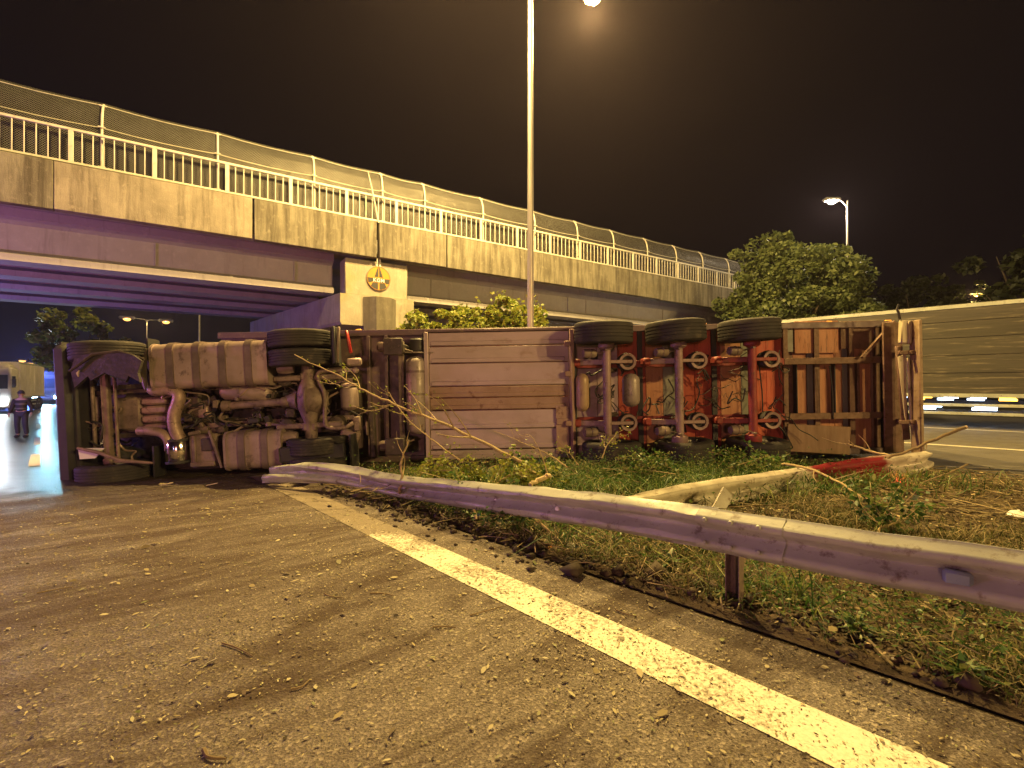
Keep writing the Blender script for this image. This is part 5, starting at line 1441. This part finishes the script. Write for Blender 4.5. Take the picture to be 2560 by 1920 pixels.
branch('broken_branch', [at(1400, 1105, 5.0), at(1500, 1098, 5.1), at(1650, 1092, 5.2), at(1760, 1085, 5.4)], .012, 'straight thin branch lying behind the rail under the torn beam', 114, 6, .4, 20, 'bark', 'weed', leaf=.02)
branch('broken_branch', [at(1300, 990, 6.6), at(1310, 965, 6.65), at(1325, 945, 6.7), at(1335, 932, 6.7)], .010, 'small leafy sprig standing before the first lower trailer tyre', 115, 5, .3, 60, 'bark_pale', 'leaf_bush', leaf=.02)
branch('broken_branch', [at(1250, 1005, 6.4), at(1235, 985, 6.45), at(1222, 970, 6.5)], .008, 'small leafy sprig at the lower corner of the belly panel', 116, 4, .25, 40, 'bark_pale', 'leaf_bush', leaf=.02)
for i, (dx, dy, Y, ang, Ln, lab, lm) in enumerate((
        (930, 1010, 6.5, 15, 1.1, 'leafy yellowish branch heaped behind the bent rail by the landing gear', 'leaf_bush'),
        (1010, 1015, 6.4, 160, 1.0, 'leafy broken bough below the left corner of the belly panel', 'leaf_bush'),
        (1090, 1025, 6.15, 40, 1.0, 'leafy yellowish bough lying beside the cut log', 'leaf_bush'),
        (1190, 1000, 6.7, 170, .9, 'leafy bough lying under the middle of the belly panel', 'weed'),
        (1330, 1010, 6.5, 20, 1.1, 'green leafy bough in front of the first lower trailer tyre', 'weed'),
        (1440, 1005, 6.6, 150, 1.1, 'green leafy bough in front of the second lower trailer tyre', 'weed'),
        (1560, 990, 6.8, 10, 1.2, 'green leafy bough heaped before the hidden third tyre', 'weed'),
        (1650, 985, 6.9, 175, 1.0, 'green leafy bough lying left of the torn rail middle', 'weed'),
        (1905, 1125, 4.3, 60, .6, 'green leafy bough on the grass behind the near rail', 'weed'),
        (1020, 1125, 5.55, 100, .7, 'leafy bough spilled under the rail onto the verge edge', 'weed'),
        (1150, 1150, 4.9, 130, .7, 'dark leafy bough under the rail beside the small stone', 'weed'))):
    p0 = at(dx, dy, Y); z0 = float(gz(p0.x, p0.y)); d = Vector((math.cos(R(ang)), math.sin(R(ang))*.5, 0)); p0.z = z0+.05; hk = 1. if lm == 'leaf_bush' else .55
    branch('leafy_branch', [p0-d*Ln*.5, p0-d*Ln*.15+Vector((0, 0, .20*hk)), p0+d*Ln*.2+Vector((0, 0, .34*hk)), p0+d*Ln*.5+Vector((0, 0, .24*hk))], .014, lab, 200+i, 20, .5, 560, 'bark_pale', lm, leaf=.030)
# sticks on the road
def stick(dx, dy, dx2, dy2, label, r0=.006):
    def onroad(x, y):
        Y = 1036.9*1.543/(y-833.8); return at(x, y, Y)
    a, b = onroad(dx, dy), onroad(dx2, dy2); rp = random.Random(dx)
    mid = (a+b)/2+Vector((rp.uniform(-.02, .02), rp.uniform(-.02, .02), .006)); a.z = b.z = mid.z = r0+.004
    m = MB(); sp = smooth_path([a, mid, b]); m.tube(sp, [r0*(1-.06*i) for i in range(len(sp))], 6)
    solo('twig', m, MAT['bark'], label, 'twig', 'twigs on the road', origin=a)
stick(440, 1622, 488, 1642, 'thick dark twig at the bottom edge of the road', .010)
stick(628, 1490, 668, 1470, 'straight twig on the bare asphalt nearest the white line start')
stick(800, 1282, 850, 1288, 'bent dark twig on the asphalt in front of the guard rail bend')
stick(700, 1283, 740, 1292, 'short dark twig lying left of the bent twig')
stick(80, 1282, 158, 1268, 'long thin twig on the asphalt at the left edge')
stick(935, 1355, 985, 1357, 'short straight twig beside the white line')
stick(1015, 1330, 1090, 1310, 'slender twig touching the white line edge')
stick(1330, 1318, 1375, 1332, 'thin curved twig between white line and verge joint')
stick(480, 1390, 545, 1418, 'thin dark twig in the mud streaks at mid road')
# white rags and stones under the rail
def stone(pos, s, label, seed, mat='sign_white', name='stone', cat='stone'):
    rp = random.Random(seed); m = MB()
    m.lathe([(.001, 0), (s*.8, s*.1), (s, s*.4), (s*.7, s*.8), (.001, s*.95)], (0, 0, 0), n=9)
    m.v = [(x*rp.uniform(.75, 1.25), y*rp.uniform(.75, 1.25), z*rp.uniform(.8, 1.2)) for x, y, z in m.v]
    o = m.build(name, MAT[mat], None); o.location = pos; return tag(o, label, cat)
p0 = at(1030, 1110, 5.6); stone((p0.x, p0.y, float(gz(p0.x, p0.y))), .06, 'white broken stone in the weeds under the rail', 1)
p0 = at(2203, 1128, 5.0); stone((p0.x, p0.y, float(gz(p0.x, p0.y))), .09, 'pale stone on the median at the frame edge', 2)
p0 = at(1235, 1165, 4.6); stone((p0.x, p0.y, float(gz(p0.x, p0.y))), .04, 'small pale stone under the rail below the log', 3)
MAT['orange_leaf'] = M('orange_scrap', (.55, .20, .03), (.42, .14, .03), .6)
p0 = at(1188, 1186, 4.55); stone((p0.x, p0.y, float(gz(p0.x, p0.y))), .035, 'orange scrap in the grass below the rail', 4, 'orange_leaf', 'scrap', 'scrap')
for i, (dx, dy, s, lab) in enumerate(((345, 1022, .10, 'white torn scrap of panel beneath the muffler'), (445, 1026, .09, 'pale scrap of plastic under the battery box'))):
    p0 = at(dx, dy, 7.35); m = MB(); m.prism([(0, 0), (s*1.8, s*.2), (s*1.5, s*.8), (s*.3, s*.6)], 0, .012, lambda u, v, d: (u, v, d+u*.2)); o = m.build('panel_scrap', MAT['peeled'], None, smooth=False); o.location = (p0.x, p0.y, .02); tag(o, lab, 'scrap')

# ================================================================== OTHER VEHICLES
MAT['lorry_white'] = M('lorry_white', (.70, .66, .58), (.58, .54, .47), .5, 0, 1.2)
MAT['lorry_grey'] = M('grey_tarpaulin', (.062, .053, .037), (.036, .031, .022), .6, 0, .9, c3=(.18, .15, .10), s3=3, stretch=(.3, 1, 5))
MAT['glass'] = M('dark_glass', (.02, .025, .03), (.03, .035, .045), .12, 0, 1)
MAT['headlamp'] = emit('headlamp_lens', (.80, .92, 1.0), 60)
MAT['headlamp_cyan'] = emit('cold_headlamp_lens', (.45, .82, 1.0), 60)
MAT['beacon_blue'] = emit('blue_beacon', (.10, .22, 1.0), 60)
MAT['streak_white'] = emit('white_streak_bar', (.55, .72, 1.0), 9)  # glow for bars added in place of moving headlight streaks
MAT['marker_amber'] = emit('amber_marker', (1.0, .50, .06), 7)
wm = MB(); wm.lathe([(.10, -.14), (.34, -.15), (.47, -.13), (.5, -.08), (.5, .08), (.47, .13), (.34, .15), (.10, .14)], (0, 0, 0), (0, 1, 0), n=22, close=True); LW = wm.mesh('wheel', [MAT['rubber']])
def lorry(name, label, pos, yaw, H, Lbox, boxm, cabm, lens, beacon=False, Wd=2.5, cabH=2.9, side_marks=False):
    t = tag(empty(name, pos, (0, 0, yaw)), label, 'lorry')
    def pb(nm, mt, fn, par=t): m = MB(); fn(m); return m.build(nm, MAT[mt], par)
    cab = pb('cab', cabm, lambda m: (m.box((-.9, 0, .45+cabH/2+.1), (1.8, Wd-.05, cabH-.3), ch=.14), m.box((-1.0, 0, cabH+.42), (1.4, Wd-.4, .5), ch=.18)))
    pb('windscreen', 'glass', lambda m: m.box((.012, 0, .45+cabH*.62), (.03, Wd-.35, cabH*.34), ch=.012), cab)
    for s in (1, -1): pb('side_window', 'glass', lambda m: m.box((-.65, s*(Wd/2-.02), .45+cabH*.62), (.8, .02, cabH*.28), ch=.008), cab)
    pb('grille', 'black', lambda m: [m.box((.015, 0, 1.05+.13*k), (.03, 1.4, .07), ch=.01) for k in range(4)], cab)
    pb('bumper', cabm, lambda m: m.box((.06, 0, .62), (.22, Wd-.04, .42), ch=.07))
    for s in (1, -1):
        pb('headlamp', lens, lambda m: m.box((.175, s*.86, .76), (.05, .46, .30), ch=.06))
        pb('mirror', 'black', lambda m: (m.box((.10, s*(Wd/2+.16), 2.2), (.10, .22, .55), ch=.04), m.bar((-.05, s*Wd/2, 2.4), (.08, s*(Wd/2+.12), 2.35), .03, .03)))
    if beacon:
        pb('beacon', 'beacon_blue', lambda m: m.lathe([(.10, 0), (.10, .12), (.05, .2), (.001, .21)], (-.25, -.65, cabH+.55), n=12))
    bz = 1.05
    box = pb('cargo_box', boxm, lambda m: m.box((-1.95-Lbox/2, 0, (H+bz)/2), (Lbox, Wd, H-bz), ch=.03))
    for k in range(0 if side_marks else int(Lbox/1.3)+1):
        for s in (1, -1): pb('box_rib', boxm, lambda m: m.box((-2.05-k*1.3, s*(Wd/2+.008), (H+bz)/2), (.05, .025, H-bz-.16), ch=.006), box)
    for z in (bz+.06, H-.09):
        for s in (1, -1): pb('box_edge', 'galv', lambda m: m.box((-1.95-Lbox/2, s*(Wd/2+.012), z), (Lbox+.02, .03, .13), ch=.008), box)
    for z in ((1.9, 2.5, 3.1, 3.65) if side_marks else ()):
        for s in (1, -1): pb('box_rail', boxm, lambda m: m.box((-1.95-Lbox/2, s*(Wd/2+.010), z), (Lbox, .025, .05), ch=.006), box)
    pb('chassis', 'black', lambda m: m.box((-1.2-Lbox/2, 0, .85), (Lbox+2.0, .9, .26), ch=.03))
    pb('side_guard', 'galv', lambda m: [m.box((-2.2-Lbox/2, s*(Wd/2-.06), z), (Lbox-3.2, .03, .10), ch=.01) for s in (1, -1) for z in (.50, .78)])
    for x in (-1.0, -1.95-Lbox*.72, -1.95-Lbox*.72-1.25):
        for s in (1, -1): inst(LW, 'wheel', t, (x, s*(Wd/2-.18), .5))
    if side_marks:
        for k in range(int(Lbox/.75)):
            for s in (1, -1):
                pb('marker_lamp', 'marker_amber' if k % 3 == 0 else 'streak_white', lambda m: m.box((-2.2-k*.75, s*(Wd/2+.03), .98), (.42, .03, .07), ch=.01))
                if k % 2 == 0: pb('marker_lamp', 'streak_white', lambda m: m.box((-2.4-k*.75, s*(Wd/2-.03), .66), (.60, .03, .08), ch=.01))  # white bars here are added, standing in for headlight streaks
    return t
YAW = math.atan2(-DR.y, -DR.x)
wp = W(49.5, -2.75, -.40)
lorry('white_lorry', 'white box lorry with bright headlamps stopped on the road under the bridge', wp, YAW-R(11), 3.75, 7.0, 'lorry_white', 'lorry_white', 'headlamp')
wp2 = W(71, .3, -.40)
lorry('recovery_lorry', 'dark fronted lorry with blue beacon and cold headlamps beside the white lorry', wp2, YAW, 3.3, 5.0, 'lorry_white', 'cab', 'headlamp_cyan', True)
for (w_, s_, col, pw_) in ((wp, 1, (.85, .93, 1.0), 5200), (wp2, 1, (.35, .78, 1.0), 5200)):
    f = W(DR.dot(w_)-.6, NR.dot(w_), w_.z+.85)
    d = (Vector((-2.0, 2.0, 2.6))-f)
    lo = lamp('headlamp_beam', f, pw_, col, .18, 'SPOT', d.to_track_quat('-Z', 'Y').to_euler(), 62, .8)
lamp('blue_beacon_light', W(69.0, -.6, 3.4), 6000, (.10, .20, 1.0), .15)
# passing lorry on the far carriageway
pe = W(2.6, 23.45, .12)
lorry('passing_lorry', 'tall grey curtain-sided lorry passing on the far carriageway behind the trailer rear', W(8.8, 23.45, .12), YAW+math.pi, 4.22, 12.5, 'lorry_grey', 'lorry_grey', 'headlamp', side_marks=True)

# ================================================================== PERSON walking on the road
def skin_obj(name, verts, edges, rad, mat, parent, root=0, sub=2):
    bm = bmesh.new(); lay = bm.verts.layers.skin.verify()
    vs = [bm.verts.new(v) for v in verts]
    for i, v in enumerate(vs):
        v[lay].radius = (rad[i], rad[i]) if not isinstance(rad[i], tuple) else rad[i]
        v[lay].use_root = (i == root)
    for a, b in edges: bm.edges.new((vs[a], vs[b]))
    me = bpy.data.meshes.new(name); bm.to_mesh(me); bm.free(); me.materials.append(mat)
    o = bpy.data.objects.new(name, me); COL.objects.link(o); o.parent = parent
    o.modifiers.new('skin', 'SKIN').use_smooth_shade = True
    s = o.modifiers.new('sub', 'SUBSURF'); s.levels = sub; s.render_levels = sub
    return o
MAT['skin'] = M('skin', (.42, .26, .18), (.38, .23, .16), .55)
MAT['dark_cloth'] = M('dark_trousers', (.025, .025, .032), (.04, .038, .042), .8)
MAT['hivis'] = M('work_jacket', (.035, .027, .02), (.024, .019, .014), .8)
MAT['reflective'] = M('reflective_tape', (.13, .11, .08), (.10, .085, .06), .5)
pp = at(46, 950, 18.2); pp.z = float(gz(pp.x, pp.y))
man = tag(empty('person', pp, (0, 0, R(25))), 'person in dark trousers and banded work jacket walking on the wet road', 'person')
V_ = [(0, 0, .95), (0, .01, 1.10), (0, .02, 1.28), (0, .01, 1.43), (0, .0, 1.52), (0, -.01, 1.60), (0, -.015, 1.69), (0, 0, 1.745),
      (.10, .0, .90), (.13, -.06, .50), (.14, .05, .10), (.14, -.08, .045),
      (-.10, .0, .90), (-.14, .04, .50), (-.15, .16, .12), (-.15, .05, .045),
      (.19, .01, 1.40), (.27, .05, 1.14), (.30, -.05, .92), (.30, -.08, .84),
      (-.19, .01, 1.40), (-.28, .04, 1.14), (-.33, -.03, .92), (-.34, -.06, .84)]
E_ = [(0, 1), (1, 2), (2, 3), (3, 4), (4, 5), (5, 6), (6, 7), (0, 8), (8, 9), (9, 10), (10, 11), (0, 12), (12, 13), (13, 14), (14, 15), (3, 16), (16, 17), (17, 18), (18, 19), (3, 20), (20, 21), (21, 22), (22, 23)]
Rd = [.13, .125, .145, .12, .055, .07, .088, .055, .10, .065, .045, .04, .10, .065, .045, .04, .065, .048, .035, .03, .065, .048, .035, .03]
body = skin_obj('body', V_, E_, Rd, MAT['skin'], man)
jv = [V_[i] for i in (0, 1, 2, 3, 16, 17, 18, 20, 21, 22)]
skin_obj('jacket', jv, [(0, 1), (1, 2), (2, 3), (3, 4), (4, 5), (5, 6), (3, 7), (7, 8), (8, 9)], [.165, .16, .175, .14, .085, .066, .052, .085, .066, .052], MAT['hivis'], man)
tv = [(0, 0, .97)]+[V_[i] for i in (8, 9, 10, 12, 13, 14)]
skin_obj('trousers', tv, [(0, 1), (1, 2), (2, 3), (0, 4), (4, 5), (5, 6)], [.145, .118, .085, .072, .118, .085, .072], MAT['dark_cloth'], man)
for a, b in ((10, 11), (14, 15)):
    m = MB(); p1, p2 = Vector(V_[a]), Vector(V_[b]); m.box((p2.x, (p1.y+p2.y)/2-.03, .05), (.10, .29, .10), ch=.035); m.build('shoe', MAT['black'], man)
for z, ra in ((1.10, .172), (1.27, .186)):
    m = MB(); m.lathe([(ra, z-.025), (ra+.004, z-.025), (ra+.004, z+.025), (ra, z+.025)], (0, .015, 0), n=24, close=True); m.v = [(x, y*.92, zz) for x, y, zz in m.v]; m.build('reflective_band', MAT['reflective'], man)
m = MB(); m.lathe([(.095, 1.66), (.10, 1.70), (.085, 1.755), (.04, 1.79), (.001, 1.795)], (0, -.01, 0), n=18); m.box((0, -.12, 1.69), (.13, .12, .015)); m.build('cap', MAT['dark_cloth'], man)
m = MB(); m.box((0, -.105, 1.635), (.024, .03, .04), ch=.008); m.build('nose', MAT['skin'], man)
for s in (1, -1):
    m = MB(); m.box((s*.088, 0, 1.64), (.018, .035, .055), ch=.008); m.build('ear', MAT['skin'], man)
    h0 = Vector(V_[19] if s > 0 else V_[23])
    for k in range(5):
        m = MB(); o_ = Vector(((k-2)*.008*0, (k-1.5)*.017, 0)); L_ = (.06, .075, .08, .075, .06)[k]
        if k == 0: pts = [h0+Vector((0, -.03, .02)), h0+Vector((-s*.02, -.05, -.01)), h0+Vector((-s*.025, -.055, -.045))]
        else: pts = [h0+o_, h0+o_+Vector((-s*.008, 0, -L_*.6)), h0+o_+Vector((-s*.025, -.004, -L_))]
        m.tube(pts, [.011, .009, .007], 6); m.build('finger', MAT['skin'], man)

# ================================================================== night haze round the lamps
m, nt, bs, out = newmat('haze_air'); nt.nodes.remove(bs)
pv = nt.nodes.new('ShaderNodeVolumePrincipled'); pv.inputs['Color'].default_value = (.95, .78, .95, 1); pv.inputs['Density'].default_value = HAZE; pv.inputs['Anisotropy'].default_value = .55
nt.links.new(pv.outputs[0], out.inputs['Volume'])
h = MB(); h.box((0, 70, 6.4), (330, 260, 16.2), ch=.01)
hz = h.build('haze', m, None, smooth=False); tag(hz, 'thin night haze glowing round the street lamps', 'haze', kind='stuff')
